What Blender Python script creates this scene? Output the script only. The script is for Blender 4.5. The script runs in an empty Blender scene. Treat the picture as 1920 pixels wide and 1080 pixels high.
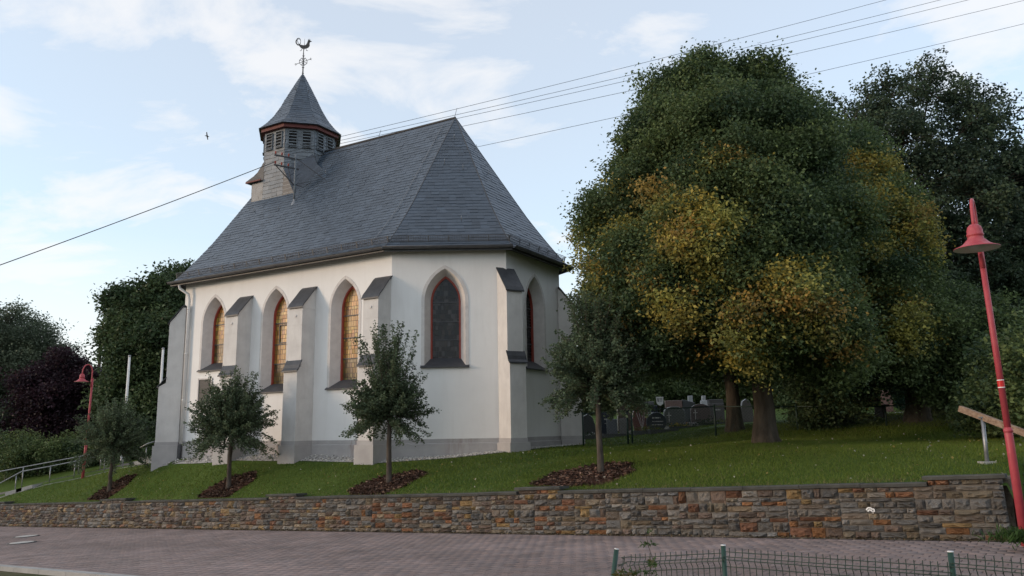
import bpy, bmesh, math, random
import numpy as np
from mathutils import Vector, Matrix
from mathutils.geometry import tessellate_polygon
rnd = random.Random(7)
rng = np.random.default_rng(7)
R = math.radians
scene = bpy.context.scene
C = scene.collection

# ------------------------------------------------------------------ camera
FPX, PITCH, ROLL = 1450.0, R(10.3), R(0.95)
Fv = Vector((0, math.cos(PITCH), math.sin(PITCH))); Rv = Vector((1, 0, 0)); Uv = Rv.cross(Fv)
R2 = Rv * math.cos(ROLL) - Uv * math.sin(ROLL); U2 = Rv * math.sin(ROLL) + Uv * math.cos(ROLL)
cam_data = bpy.data.cameras.new('camera'); cam = bpy.data.objects.new('camera', cam_data); C.objects.link(cam)
cam.matrix_world = Matrix(((R2.x, U2.x, -Fv.x, 0), (R2.y, U2.y, -Fv.y, 0), (R2.z, U2.z, -Fv.z, 0), (0, 0, 0, 1)))
cam_data.sensor_width = 36.0; cam_data.lens = FPX / 1920 * 36.0
cam_data.clip_start = 0.05; cam_data.clip_end = 6000
scene.camera = cam

# ------------------------------------------------------------------ light
SUN_AZ = Vector((-0.972, -0.235, 0)).normalized()
SUN_EL = R(10.0)
world = bpy.data.worlds.new('World'); scene.world = world; world.use_nodes = True
def build_world():
    nt = world.node_tree; nt.nodes.clear(); N = nt.nodes.new; L = nt.links.new
    out = N('ShaderNodeOutputWorld'); bg = N('ShaderNodeBackground'); L(bg.outputs[0], out.inputs[0])
    bg.inputs['Strength'].default_value = 0.15
    sky = N('ShaderNodeTexSky'); sky.sky_type = 'NISHITA'; sky.sun_disc = False
    sky.sun_elevation = SUN_EL; sky.sun_rotation = math.atan2(SUN_AZ.x, SUN_AZ.y)
    sky.air_density = 1.0; sky.dust_density = 0.7; sky.ozone_density = 2.0; sky.altitude = 300
    tc = N('ShaderNodeTexCoord'); sep = N('ShaderNodeSeparateXYZ'); L(tc.outputs['Generated'], sep.inputs[0])
    zz = N('ShaderNodeMath'); zz.operation = 'MAXIMUM'; L(sep.outputs['Z'], zz.inputs[0]); zz.inputs[1].default_value = 0.0
    za = N('ShaderNodeMath'); za.operation = 'ADD'; L(zz.outputs[0], za.inputs[0]); za.inputs[1].default_value = 0.22
    dv = N('ShaderNodeVectorMath'); dv.operation = 'DIVIDE'; L(tc.outputs['Generated'], dv.inputs[0])
    cb = N('ShaderNodeCombineXYZ')
    for i in range(3): L(za.outputs[0], cb.inputs[i])
    L(cb.outputs[0], dv.inputs[1])
    mp = N('ShaderNodeMapping'); mp.inputs['Scale'].default_value = (1.0, 1.35, 0.5); mp.inputs['Location'].default_value = (2.2, 1.1, 0.0)
    mp.inputs['Rotation'].default_value = (0, 0, 0.6)
    L(dv.outputs[0], mp.inputs[0])
    n1 = N('ShaderNodeTexNoise'); n1.inputs['Scale'].default_value = 2.6; n1.inputs['Detail'].default_value = 9; n1.inputs['Roughness'].default_value = 0.58; n1.inputs['Distortion'].default_value = 0.35
    L(mp.outputs[0], n1.inputs['Vector'])
    n2 = N('ShaderNodeTexNoise'); n2.inputs['Scale'].default_value = 0.55; n2.inputs['Detail'].default_value = 2
    L(mp.outputs[0], n2.inputs['Vector'])
    ad = N('ShaderNodeMath'); ad.operation = 'MULTIPLY_ADD'; L(n2.outputs[0], ad.inputs[0]); ad.inputs[1].default_value = 0.55; L(n1.outputs[0], ad.inputs[2])
    rp = N('ShaderNodeValToRGB'); rp.color_ramp.elements[0].position = 0.555; rp.color_ramp.elements[1].position = 0.96
    rp.color_ramp.elements[0].color = (0, 0, 0, 1); rp.color_ramp.elements[1].color = (0.85, 0.85, 0.85, 1)
    rp.color_ramp.interpolation = 'EASE'
    L(ad.outputs[0], rp.inputs[0])
    # thin high veil everywhere
    veil = N('ShaderNodeMath'); veil.operation = 'MAXIMUM'; L(rp.outputs[0], veil.inputs[0]); veil.inputs[1].default_value = 0.52
    hz = N('ShaderNodeMapRange'); L(zz.outputs[0], hz.inputs[0]); hz.inputs[1].default_value = 0.0; hz.inputs[2].default_value = 0.50; hz.inputs[3].default_value = 0.93; hz.inputs[4].default_value = 0.0; hz.interpolation_type = 'SMOOTHSTEP'
    vh = N('ShaderNodeMath'); vh.operation = 'MAXIMUM'; L(veil.outputs[0], vh.inputs[0]); L(hz.outputs[0], vh.inputs[1]); veil = vh
    # clouds carry the light of the sky behind them, whitened
    mix = N('ShaderNodeMix'); mix.data_type = 'RGBA'; mix.blend_type = 'MIX'
    L(veil.outputs[0], mix.inputs[0])
    tint = N('ShaderNodeMix'); tint.data_type = 'RGBA'; tint.blend_type = 'MULTIPLY'; tint.inputs[0].default_value = 1
    L(sky.outputs[0], tint.inputs[6]); tint.inputs[7].default_value = (0.72, 0.86, 0.88, 1)
    L(tint.outputs[2], mix.inputs[6]); mix.inputs[7].default_value = (2.42, 2.38, 2.36, 1)
    L(mix.outputs[2], bg.inputs['Color'])
build_world()
sun_d = bpy.data.lights.new('sun', 'SUN'); sun_d.energy = 0.62; sun_d.angle = R(12); sun_d.color = (1.0, 0.72, 0.5)
sun = bpy.data.objects.new('sun', sun_d); C.objects.link(sun)
sun_dir = Vector((SUN_AZ.x * math.cos(SUN_EL), SUN_AZ.y * math.cos(SUN_EL), math.sin(SUN_EL)))
sun.rotation_euler = (-sun_dir).to_track_quat('-Z', 'Y').to_euler()
sun.location = sun_dir * 60
vs = scene.view_settings; vs.view_transform = 'Standard'; vs.look = 'None'; vs.gamma = 1; vs.use_curve_mapping = False
vs.exposure = 1.5

# ------------------------------------------------------------------ helpers
def ray(px, py): return R2 * ((px - 960) / FPX) - U2 * ((py - 540) / FPX) + Fv
def at(px, py, Y):                    # world point seen at a photo pixel, at distance Y in front of the eye
    d = ray(px, py); return d * (Y / d.y)

def tag(o, label=None, cat=None, group=None, kind=None):
    if label: o['label'] = label
    if cat: o['category'] = cat
    if group: o['group'] = group
    if kind: o['kind'] = kind
    return o
def empty(name, loc=(0, 0, 0), rz=0.0, parent=None):
    o = bpy.data.objects.new(name, None); C.objects.link(o); o.location = loc; o.rotation_euler = (0, 0, rz)
    o.empty_display_size = 0.2
    if parent: o.parent = parent
    return o

class MB:
    """collects shapes for one mesh object"""
    def __init__(s): s.v = []; s.f = []; s.c = []
    def add(s, vs, fs, col=None):
        b = len(s.v); s.v += [tuple(p) for p in vs]; s.f += [tuple(i + b for i in f) for f in fs]
        s.c += [col] * len(fs); return s
    def box(s, x0, x1, y0, y1, z0, z1, col=None):
        return s.add([(x0, y0, z0), (x1, y0, z0), (x1, y1, z0), (x0, y1, z0), (x0, y0, z1), (x1, y0, z1), (x1, y1, z1), (x0, y1, z1)],
                     [(0, 3, 2, 1), (4, 5, 6, 7), (0, 1, 5, 4), (1, 2, 6, 5), (2, 3, 7, 6), (3, 0, 4, 7)], col)
    def bar(s, a, b, w, h, up=(0, 0, 1), col=None):
        a = Vector(a); b = Vector(b); d = (b - a).normalized(); up = Vector(up)
        x = d.cross(up)
        if x.length < 1e-4: x = d.cross(Vector((1, 0, 0)))
        x.normalize(); y = x.cross(d); x *= w / 2; y *= h / 2
        vs = [p + x * i + y * j for p in (a, b) for i, j in ((-1, -1), (1, -1), (1, 1), (-1, 1))]
        return s.add(vs, [(0, 1, 2, 3), (7, 6, 5, 4), (0, 4, 5, 1), (1, 5, 6, 2), (2, 6, 7, 3), (3, 7, 4, 0)], col)
    def tube(s, pts, rad, n=8, cap=True, col=None):
        pts = [Vector(p) for p in pts]; m = len(pts)
        rads = rad if hasattr(rad, '__len__') else [rad] * m
        ref = None; rings = []
        for i, p in enumerate(pts):
            t = (pts[min(i + 1, m - 1)] - pts[max(i - 1, 0)])
            if t.length < 1e-9: t = Vector((0, 0, 1))
            t.normalize()
            if ref is None:
                ref = Vector((1, 0, 0)) if abs(t.x) < 0.9 else Vector((0, 1, 0))
            x = (ref - t * ref.dot(t)).normalized(); y = t.cross(x); ref = x
            rings.append([p + (x * math.cos(k * 2 * math.pi / n) + y * math.sin(k * 2 * math.pi / n)) * rads[i] for k in range(n)])
        vs = [q for r in rings for q in r]; fs = []
        for i in range(m - 1):
            for k in range(n):
                k2 = (k + 1) % n; fs.append((i * n + k, i * n + k2, (i + 1) * n + k2, (i + 1) * n + k))
        if cap: fs.append(tuple(range(n - 1, -1, -1))); fs.append(tuple((m - 1) * n + k for k in range(n)))
        return s.add(vs, fs, col)
    def lathe(s, prof, n=20, origin=(0, 0, 0), col=None):
        o = Vector(origin); vs = []; fs = []; m = len(prof)
        for r, z in prof:
            for k in range(n): vs.append(o + Vector((r * math.cos(2 * math.pi * k / n), r * math.sin(2 * math.pi * k / n), z)))
        for i in range(m - 1):
            for k in range(n):
                k2 = (k + 1) % n; fs.append((i * n + k, i * n + k2, (i + 1) * n + k2, (i + 1) * n + k))
        return s.add(vs, fs, col)
    def prism(s, poly, z0, z1, col=None):
        n = len(poly); vs = [(p[0], p[1], z0) for p in poly] + [(p[0], p[1], z1) for p in poly]
        fs = [tuple(range(n - 1, -1, -1)), tuple(range(n, 2 * n))] + [(i, (i + 1) % n, n + (i + 1) % n, n + i) for i in range(n)]
        return s.add(vs, fs, col)
    def mesh(s, name, mat, smooth=False):
        me = bpy.data.meshes.new(name); me.from_pydata(s.v, [], s.f)
        if mat: me.materials.append(mat)
        if any(c is not None for c in s.c):
            a = me.attributes.new('Col', 'FLOAT_COLOR', 'FACE')
            a.data.foreach_set('color', np.array([(c or (1, 1, 1)) + (1.0,) for c in s.c], dtype=np.float32).ravel())
        if smooth: me.polygons.foreach_set('use_smooth', [True] * len(me.polygons))
        me.update(); return me
    def build(s, name, mat, parent=None, smooth=False, **kw):
        o = bpy.data.objects.new(name, s.mesh(name, mat, smooth)); C.objects.link(o)
        if parent: o.parent = parent
        tag(o, **kw); return o
def link_mesh(name, me, parent=None, **kw):
    o = bpy.data.objects.new(name, me); C.objects.link(o)
    if parent: o.parent = parent
    tag(o, **kw); return o
def np_mesh(name, verts, quads, mat, cols=None, smooth=False):
    """fast mesh from numpy arrays (faces all of the same size)"""
    me = bpy.data.meshes.new(name); nf, k = quads.shape
    me.vertices.add(len(verts)); me.vertices.foreach_set('co', np.ascontiguousarray(verts, dtype=np.float32).ravel())
    me.loops.add(nf * k); me.loops.foreach_set('vertex_index', np.ascontiguousarray(quads, dtype=np.int32).ravel())
    me.polygons.add(nf); me.polygons.foreach_set('loop_start', np.arange(nf, dtype=np.int32) * k)
    me.polygons.foreach_set('loop_total', np.full(nf, k, dtype=np.int32))
    if mat: me.materials.append(mat)
    if cols is not None:
        a = me.attributes.new('Col', 'FLOAT_COLOR', 'FACE')
        cc = np.ones((nf, 4), dtype=np.float32); cc[:, :3] = cols; a.data.foreach_set('color', cc.ravel())
    if smooth: me.polygons.foreach_set('use_smooth', np.ones(nf, dtype=bool))
    me.update(); me.validate(); return me

# ------------------------------------------------------------------ materials
def mat(name, c1, c2=None, scale=6.0, rough=0.8, bump=0.0, bscale=None, spec=0.3, metal=0.0, detail=5, src=None, vary=0.0, coord='Object', stretch=None, dist=0.02, lo=0.35, hi=0.65):
    """procedural Principled: two tones by noise, optional per-piece colour (src 'attr' or 'object'), bump"""
    m = bpy.data.materials.new(name); m.use_nodes = True; nt = m.node_tree; N = nt.nodes.new; L = nt.links.new
    b = nt.nodes['Principled BSDF']; b.inputs['Roughness'].default_value = rough; b.inputs['Specular IOR Level'].default_value = spec; b.inputs['Metallic'].default_value = metal
    tc = N('ShaderNodeTexCoord'); vec = tc.outputs[coord]
    if stretch:
        mp = N('ShaderNodeMapping'); mp.inputs['Scale'].default_value = stretch; L(vec, mp.inputs[0]); vec = mp.outputs[0]
    nz = N('ShaderNodeTexNoise'); nz.inputs['Scale'].default_value = scale; nz.inputs['Detail'].default_value = detail; nz.inputs['Roughness'].default_value = 0.6; L(vec, nz.inputs['Vector'])
    c2 = c2 or c1
    rp = N('ShaderNodeValToRGB'); rp.color_ramp.elements[0].position = lo; rp.color_ramp.elements[1].position = hi
    rp.color_ramp.elements[0].color = (*c1, 1); rp.color_ramp.elements[1].color = (*c2, 1); L(nz.outputs[0], rp.inputs[0])
    col = rp.outputs[0]
    if src:
        if src == 'attr':
            at_ = N('ShaderNodeAttribute'); at_.attribute_name = 'Col'; pc = at_.outputs['Color']
        else:
            oi = N('ShaderNodeObjectInfo'); pc = oi.outputs['Color']
        mx = N('ShaderNodeMix'); mx.data_type = 'RGBA'; mx.blend_type = 'MULTIPLY'; mx.inputs[0].default_value = 1
        L(pc, mx.inputs[6]); L(col, mx.inputs[7]); col = mx.outputs[2]
    L(col, b.inputs['Base Color'])
    if bump:
        bp = N('ShaderNodeBump'); bp.inputs['Strength'].default_value = bump; bp.inputs['Distance'].default_value = dist
        n2 = N('ShaderNodeTexNoise'); n2.inputs['Scale'].default_value = bscale or scale * 4; n2.inputs['Detail'].default_value = 4; L(vec, n2.inputs['Vector'])
        L(n2.outputs[0], bp.inputs['Height']); L(bp.outputs[0], b.inputs['Normal'])
    return m
def leaf_mat(name, trans=0.3):
    m = bpy.data.materials.new(name); m.use_nodes = True; nt = m.node_tree; N = nt.nodes.new; L = nt.links.new
    b = nt.nodes['Principled BSDF']; b.inputs['Roughness'].default_value = 0.55; b.inputs['Specular IOR Level'].default_value = 0.25
    a = N('ShaderNodeAttribute'); a.attribute_name = 'Col'; L(a.outputs['Color'], b.inputs['Base Color'])
    t = N('ShaderNodeBsdfTranslucent'); L(a.outputs['Color'], t.inputs['Color'])
    mx = N('ShaderNodeMixShader'); mx.inputs[0].default_value = trans; L(b.outputs[0], mx.inputs[1]); L(t.outputs[0], mx.inputs[2])
    L(mx.outputs[0], nt.nodes['Material Output'].inputs['Surface']); return m
M = {}
M['plaster'] = mat('plaster', (0.775, 0.765, 0.755), (0.81, 0.802, 0.792), 1.1, 0.9, 0.3, 60, 0.15, dist=0.01)
def weather(m, amt, tint, scale=(2.2, 2.2, .28)):                 # faint rain runs and grime
    nt = m.node_tree; N = nt.nodes.new; L = nt.links.new; b = nt.nodes['Principled BSDF']; prev = b.inputs['Base Color'].links[0].from_socket
    tc = N('ShaderNodeTexCoord'); mp = N('ShaderNodeMapping'); mp.inputs['Scale'].default_value = scale; L(tc.outputs['Object'], mp.inputs[0])
    nz = N('ShaderNodeTexNoise'); nz.inputs['Scale'].default_value = 1.6; nz.inputs['Detail'].default_value = 8; nz.inputs['Roughness'].default_value = 0.68; L(mp.outputs[0], nz.inputs['Vector'])
    r = N('ShaderNodeMapRange'); L(nz.outputs[0], r.inputs[0]); r.inputs[1].default_value = 0.5; r.inputs[2].default_value = 0.8; r.inputs[4].default_value = amt
    mx = N('ShaderNodeMix'); mx.data_type = 'RGBA'; L(r.outputs[0], mx.inputs[0]); L(prev, mx.inputs[6]); mx.inputs[7].default_value = (*tint, 1); L(mx.outputs[2], b.inputs['Base Color'])
weather(M['plaster'], 0.30, (0.58, 0.56, 0.53))
M['plaster_stone'] = mat('buttress_render', (0.58, 0.56, 0.545), (0.66, 0.64, 0.62), 2.2, 0.9, 0.3, 45, 0.15, dist=0.01)
weather(M['plaster_stone'], 0.35, (0.40, 0.37, 0.34), (3, 3, .6))
M['sandstone'] = mat('window_stone', (0.58, 0.55, 0.535), (0.66, 0.63, 0.61), 5, 0.85, 0.3, 50, 0.2, dist=0.006)
M['slate'] = mat('slate', (0.9, 0.9, 0.9), (1.1, 1.1, 1.1), 1.2, 0.40, 0.2, 30, 0.45, src='attr', dist=0.006)
M['slate_clad'] = mat('slate_cladding', (0.85, 0.85, 0.85), (1.1, 1.1, 1.1), 3, 0.5, 0.15, 30, 0.45, src='attr', dist=0.006)
M['lead'] = mat('lead_flashing', (0.042, 0.044, 0.050), (0.062, 0.064, 0.07), 6, 0.5, 0.2, 20, 0.4)
M['gutter'] = mat('weathered_gutter', (0.06, 0.06, 0.066), (0.10, 0.10, 0.105), 4, 0.5, 0.1, 20, 0.5)
M['white_pipe'] = mat('white_pipe', (0.66, 0.65, 0.64), (0.72, 0.71, 0.70), 4, 0.45, 0, None, 0.5)
M['iron'] = mat('wrought_iron', (0.035, 0.036, 0.04), (0.06, 0.06, 0.06), 8, 0.6, 0.1, 30, 0.4)
M['zinc'] = mat('galvanised_steel', (0.22, 0.225, 0.235), (0.30, 0.305, 0.315), 9, 0.45, 0.05, 40, 0.5, metal=0.6)
M['red_wood'] = mat('red_painted_wood', (0.27, 0.05, 0.035), (0.33, 0.065, 0.045), 8, 0.6, 0.1, 30, 0.3)
M['fascia_red'] = mat('fascia_red', (0.12, 0.038, 0.034), (0.16, 0.05, 0.044), 5, 0.65, 0.1, 30, 0.3)
M['lamp_red'] = mat('lamp_red_paint', (0.34, 0.045, 0.062), (0.40, 0.06, 0.075), 7, 0.5, 0.05, 40, 0.4)
weather(M['lamp_red'], 0.5, (0.50, 0.16, 0.17), (4, 4, .8))
M['lamp_white'] = mat('lamp_white_enamel', (0.62, 0.60, 0.54), (0.68, 0.66, 0.60), 6, 0.4, 0, None, 0.4)
M['band_red'] = mat('band_red', (0.5, 0.02, 0.02), (0.55, 0.03, 0.03), 6, 0.35)
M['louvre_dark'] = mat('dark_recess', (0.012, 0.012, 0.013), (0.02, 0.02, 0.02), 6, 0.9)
M['louvre'] = mat('louvre_board', (0.13, 0.148, 0.165), (0.17, 0.19, 0.21), 6, 0.6, 0.1, 30)
M['coping'] = mat('concrete_coping', (0.048, 0.049, 0.046), (0.085, 0.085, 0.078), 3, 0.9, 0.5, 40, 0.2)
weather(M['coping'], 0.5, (0.12, 0.12, 0.10), (1.5, 6, 6))
M['mortar'] = mat('mortar', (0.16, 0.147, 0.13), (0.22, 0.20, 0.178), 5, 0.95, 0.6, 40, 0.1)
M['stone_o'] = mat('rubble_stone', (0.62, 0.62, 0.62), (1.25, 1.22, 1.18), 9, 0.9, 0.8, 28, 0.15, src='object', dist=0.03, lo=0.3, hi=0.7)
M['stone_a'] = mat('rubble_stone_far', (0.62, 0.62, 0.62), (1.25, 1.22, 1.18), 9, 0.9, 0.8, 28, 0.15, src='attr', dist=0.03, lo=0.3, hi=0.7)
M['paver_o'] = mat('paver', (0.75, 0.75, 0.75), (1.15, 1.13, 1.12), 14, 0.85, 0.5, 90, 0.25, src='object', coord='Generated', dist=0.01)
M['paver_a'] = mat('paver_far', (0.8, 0.8, 0.8), (1.12, 1.1, 1.1), 0.9, 0.85, 0.4, 60, 0.25, src='attr', dist=0.01)
M['joint'] = mat('paving_joint', (0.04, 0.034, 0.03), (0.07, 0.06, 0.052), 5, 0.95, 0.4, 60, 0.1)
M['concrete'] = mat('concrete', (0.30, 0.295, 0.285), (0.38, 0.37, 0.36), 3, 0.9, 0.4, 40, 0.2)
M['dark_concrete'] = mat('dark_concrete', (0.12, 0.12, 0.125), (0.17, 0.17, 0.17), 3, 0.9, 0.4, 40, 0.2)
M['soil'] = mat('soil', (0.055, 0.06, 0.025), (0.10, 0.085, 0.05), 1.6, 0.95, 0.6, 20, 0.1, coord='Object')
M['lawn'] = mat('lawn_ground', (0.04, 0.07, 0.012), (0.065, 0.10, 0.02), 0.9, 0.95, 0.6, 35, 0.1)
M['mulch_bed'] = mat('mulch_ground', (0.035, 0.017, 0.012), (0.06, 0.03, 0.02), 7, 0.95, 0.7, 30, 0.1)
M['chips'] = mat('bark_chips', (0.8, 0.8, 0.8), (1.1, 1.1, 1.1), 20, 0.9, 0, None, 0.15, src='attr')
M['gravel'] = mat('white_gravel', (0.85, 0.85, 0.85), (1.1, 1.1, 1.1), 30, 0.8, 0, None, 0.25, src='attr')
M['bark'] = mat('bark', (0.055, 0.045, 0.035), (0.11, 0.09, 0.07), 5, 0.95, 0.9, 16, 0.1, stretch=(1, 1, 0.25), dist=0.04)
M['young_bark'] = mat('young_bark', (0.06, 0.05, 0.042), (0.11, 0.092, 0.078), 9, 0.9, 0.7, 30, 0.1, stretch=(1, 1, 0.3), dist=0.01)
M['leaf'] = leaf_mat('leaf', 0.36)
M['grass'] = leaf_mat('grass_blade', 0.25)
M['green_metal'] = mat('green_coated_steel', (0.006, 0.034, 0.021), (0.010, 0.048, 0.03), 8, 0.4, 0.05, 40, 0.5)
M['dark_green'] = mat('dark_green_wire', (0.012, 0.03, 0.022), (0.02, 0.04, 0.03), 8, 0.5, 0, None, 0.4)
M['wood_grey'] = mat('weathered_wood', (0.20, 0.13, 0.09), (0.32, 0.23, 0.17), 4, 0.85, 0.5, 20, 0.15, stretch=(1, 6, 6))
M['bench_wood'] = mat('bench_wood', (0.04, 0.03, 0.022), (0.07, 0.05, 0.038), 6, 0.8, 0.3, 20, 0.2)
M['cable'] = mat('cable', (0.03, 0.03, 0.033), (0.045, 0.045, 0.048), 4, 0.6)
M['granite'] = mat('granite', (0.72, 0.72, 0.72), (1.2, 1.2, 1.2), 30, 0.35, 0.05, 80, 0.5, src='object')
M['letters'] = mat('pale_letters', (0.55, 0.54, 0.5), (0.6, 0.58, 0.55), 8, 0.6)
M['white'] = mat('white_sheet', (0.75, 0.74, 0.72), (0.82, 0.81, 0.79), 8, 0.7)
M['roof_tile'] = mat('dark_roof', (0.035, 0.036, 0.042), (0.055, 0.055, 0.06), 6, 0.7, 0.4, 20)
M['house_wall'] = mat('house_wall', (0.55, 0.52, 0.48), (0.62, 0.59, 0.55), 2, 0.9, 0.2, 40)
M['cast_iron'] = mat('cast_iron_cover', (0.40, 0.385, 0.36), (0.52, 0.50, 0.47), 9, 0.8, 0.6, 60)
def plinth_mat():
    m = mat('plinth_render', (0.37, 0.355, 0.355), (0.44, 0.425, 0.42), 2.0, 0.9, 0.4, 50, 0.15, dist=0.01)
    nt = m.node_tree; N = nt.nodes.new; L = nt.links.new; b = nt.nodes['Principled BSDF']
    prev = b.inputs['Base Color'].links[0].from_socket
    tc = N('ShaderNodeTexCoord'); sep = N('ShaderNodeSeparateXYZ'); L(tc.outputs['Object'], sep.inputs[0])
    tot = None
    for u0, wid, amt in ((4.35, 0.42, 0.75), (7.55, 0.55, 0.6), (10.9, 0.30, 0.5), (1.2, 0.5, 0.35)):   # rust and damp runs under the sills
        s = N('ShaderNodeMath'); s.operation = 'SUBTRACT'; L(sep.outputs['X'], s.inputs[0]); s.inputs[1].default_value = u0
        a = N('ShaderNodeMath'); a.operation = 'ABSOLUTE'; L(s.outputs[0], a.inputs[0])
        r = N('ShaderNodeMapRange'); L(a.outputs[0], r.inputs[0]); r.inputs[1].default_value = wid * 0.6; r.inputs[2].default_value = wid; r.inputs[3].default_value = amt; r.inputs[4].default_value = 0
        if tot is None: tot = r.outputs[0]
        else:
            q = N('ShaderNodeMath'); q.operation = 'ADD'; L(tot, q.inputs[0]); L(r.outputs[0], q.inputs[1]); tot = q.outputs[0]
    mp = N('ShaderNodeMapping'); mp.inputs['Scale'].default_value = (9, 9, 1.3); L(tc.outputs['Object'], mp.inputs[0])
    nz = N('ShaderNodeTexNoise'); nz.inputs['Scale'].default_value = 1.0; nz.inputs['Detail'].default_value = 6; L(mp.outputs[0], nz.inputs['Vector'])
    rr = N('ShaderNodeMapRange'); L(nz.outputs[0], rr.inputs[0]); rr.inputs[1].default_value = 0.45; rr.inputs[2].default_value = 0.72
    q = N('ShaderNodeMath'); q.operation = 'MULTIPLY'; L(tot, q.inputs[0]); L(rr.outputs[0], q.inputs[1])
    mx = N('ShaderNodeMix'); mx.data_type = 'RGBA'; L(q.outputs[0], mx.inputs[0]); L(prev, mx.inputs[6]); mx.inputs[7].default_value = (0.16, 0.09, 0.065, 1)
    L(mx.outputs[2], b.inputs['Base Color']); return m
M['plinth'] = plinth_mat()
def glass_mat(name, rough):
    m = bpy.data.materials.new(name); m.use_nodes = True; nt = m.node_tree; N = nt.nodes.new; L = nt.links.new
    b = nt.nodes['Principled BSDF']; b.inputs['Roughness'].default_value = rough; b.inputs['IOR'].default_value = 1.52
    b.inputs['Specular IOR Level'].default_value = 0.28
    a = N('ShaderNodeAttribute'); a.attribute_name = 'Col'; L(a.outputs['Color'], b.inputs['Base Color'])
    return m
M['amber_glow_glass'] = glass_mat('amber_glow_glass', 0.34)
M['dark_glass'] = glass_mat('dark_glass', 0.12)

# ------------------------------------------------------------------ site geometry
WP = Vector((7.177, 11.667)); WD = Vector((-0.8065, 0.5912)); WN = Vector((0.5912, 0.8065))   # wall foot: origin, along (left), away from street
def wz(s): return -1.713 - 0.0519 * s        # street level along the wall
WALL_H = 0.85
def wpt(s, t, z=0.0): p = WP + WD * s + WN * t; return Vector((p.x, p.y, z))
def st(x, y): q = Vector((x, y)) - WP; return q.dot(WD), q.dot(WN)
CH_M = Vector((0.758, 25.643, 0)); CW = Vector((-0.8634, 0.50453, 0)); CN = Vector((-0.50453, -0.8634, 0)); CH_ROT = math.atan2(CW.y, CW.x)
def chw(u, v, z=0.0): return CH_M + CW * u + CN * v + Vector((0, 0, z))
# terrain: thin plate spline through levels read off the site
ctl = []
for s in (0.3, 3, 6, 9, 12, 15, 18, 21, 24, 27, 30, 34, 40): p = wpt(s, 0.35); ctl.append((p.x, p.y, wz(s) + WALL_H - 0.03))
for u, v, z in ((6.2, 4.6, -1.0), (3.1, 4.6, -1.0), (9.4, 4.6, -1.04), (12.6, 4.4, -1.10), (1.5, 2.95, -0.80), (-0.25, 2.3, -0.68), (-0.4, -2.4, -0.57), (3.1, -5, -0.5), (8, -5, -0.6), (13.5, -5, -0.8), (14.2, 0, -1.05), (15, 3.8, -1.25)):
    p = chw(u, v); ctl.append((p.x, p.y, z))
for px, py, Y in ((1437, 830, 20), (1377, 806, 25), (1722, 789, 23), (1185, 832, 25.5), (1343, 825, 24), (1663, 825, 21), (1851, 868, 13.2), (1230, 808, 31), (1300, 800, 33), (1660, 778, 30),
                  (0, 934, 33.5), (88, 910, 33.6), (150, 898, 33.9), (198, 886, 34), (235, 877, 34)):
    p = at(px, py, Y); ctl.append((p.x, p.y, p.z))
for x, y, z in ((-40, 50, -1.8), (-25, 48, -1.2), (-8, 50, 0.2), (10, 45, 0.7), (25, 45, 0.9), (40, 35, 0.6), (25, 20, 0.1), (15, 12, -0.7), (-45, 35, -3.4), (-27, 38, -2.2), (0, 70, 0.6), (40, 70, 0.9), (-40, 75, -1)):
    ctl.append((x, y, z))
ctl = np.array(ctl)
def _phi(r2): return np.where(r2 > 0, 0.5 * r2 * np.log(np.maximum(r2, 1e-12)), 0)
def _tps():
    n = len(ctl); P = ctl[:, :2]; d2 = ((P[:, None] - P[None]) ** 2).sum(-1); K = _phi(d2) + np.eye(n) * 0.05
    Q = np.c_[np.ones(n), P]; A = np.zeros((n + 3, n + 3)); A[:n, :n] = K; A[:n, n:] = Q; A[n:, :n] = Q.T
    return np.linalg.solve(A, np.r_[ctl[:, 2], 0, 0, 0])
_W = _tps()
def ground_np(x, y):
    x = np.asarray(x, float); y = np.asarray(y, float); n = len(ctl)
    d2 = (x[..., None] - ctl[:, 0]) ** 2 + (y[..., None] - ctl[:, 1]) ** 2
    z = _phi(d2) @ _W[:n] + _W[n] + _W[n + 1] * x + _W[n + 2] * y
    z = np.clip(z, -4.5, 2.2)
    s = (x - WP.x) * WD.x + (y - WP.y) * WD.y; t = (x - WP.x) * WN.x + (y - WP.y) * WN.y
    zr = -1.713 - 0.0519 * s
    k = np.clip((t - 0.1) / 3.2, 0, 1); k = k * k * (3 - 2 * k)          # right of the wall's end the bank runs down to the street
    e = np.clip((-s) / 0.25, 0, 1)
    return z * (1 - e) + (zr * (1 - k) + z * k) * e
def ground(x, y): return float(ground_np(np.array([x]), np.array([y]))[0])
def gp(x, y, dz=0.0): return Vector((x, y, ground(x, y) + dz))
def hit(px, py):                       # where the photo's ray meets the terrain
    d = ray(px, py); lo, hi = 9.0, 60.0; prev = lo; Y = lo
    while Y < hi:
        p = d * (Y / d.y)
        if p.z < ground(p.x, p.y): break
        prev = Y; Y += 0.25
    a, b = prev, Y
    for _ in range(20):
        m = (a + b) / 2; p = d * (m / d.y)
        if p.z < ground(p.x, p.y): b = m
        else: a = m
    p = d * (b / d.y); return Vector((p.x, p.y, ground(p.x, p.y)))

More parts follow.
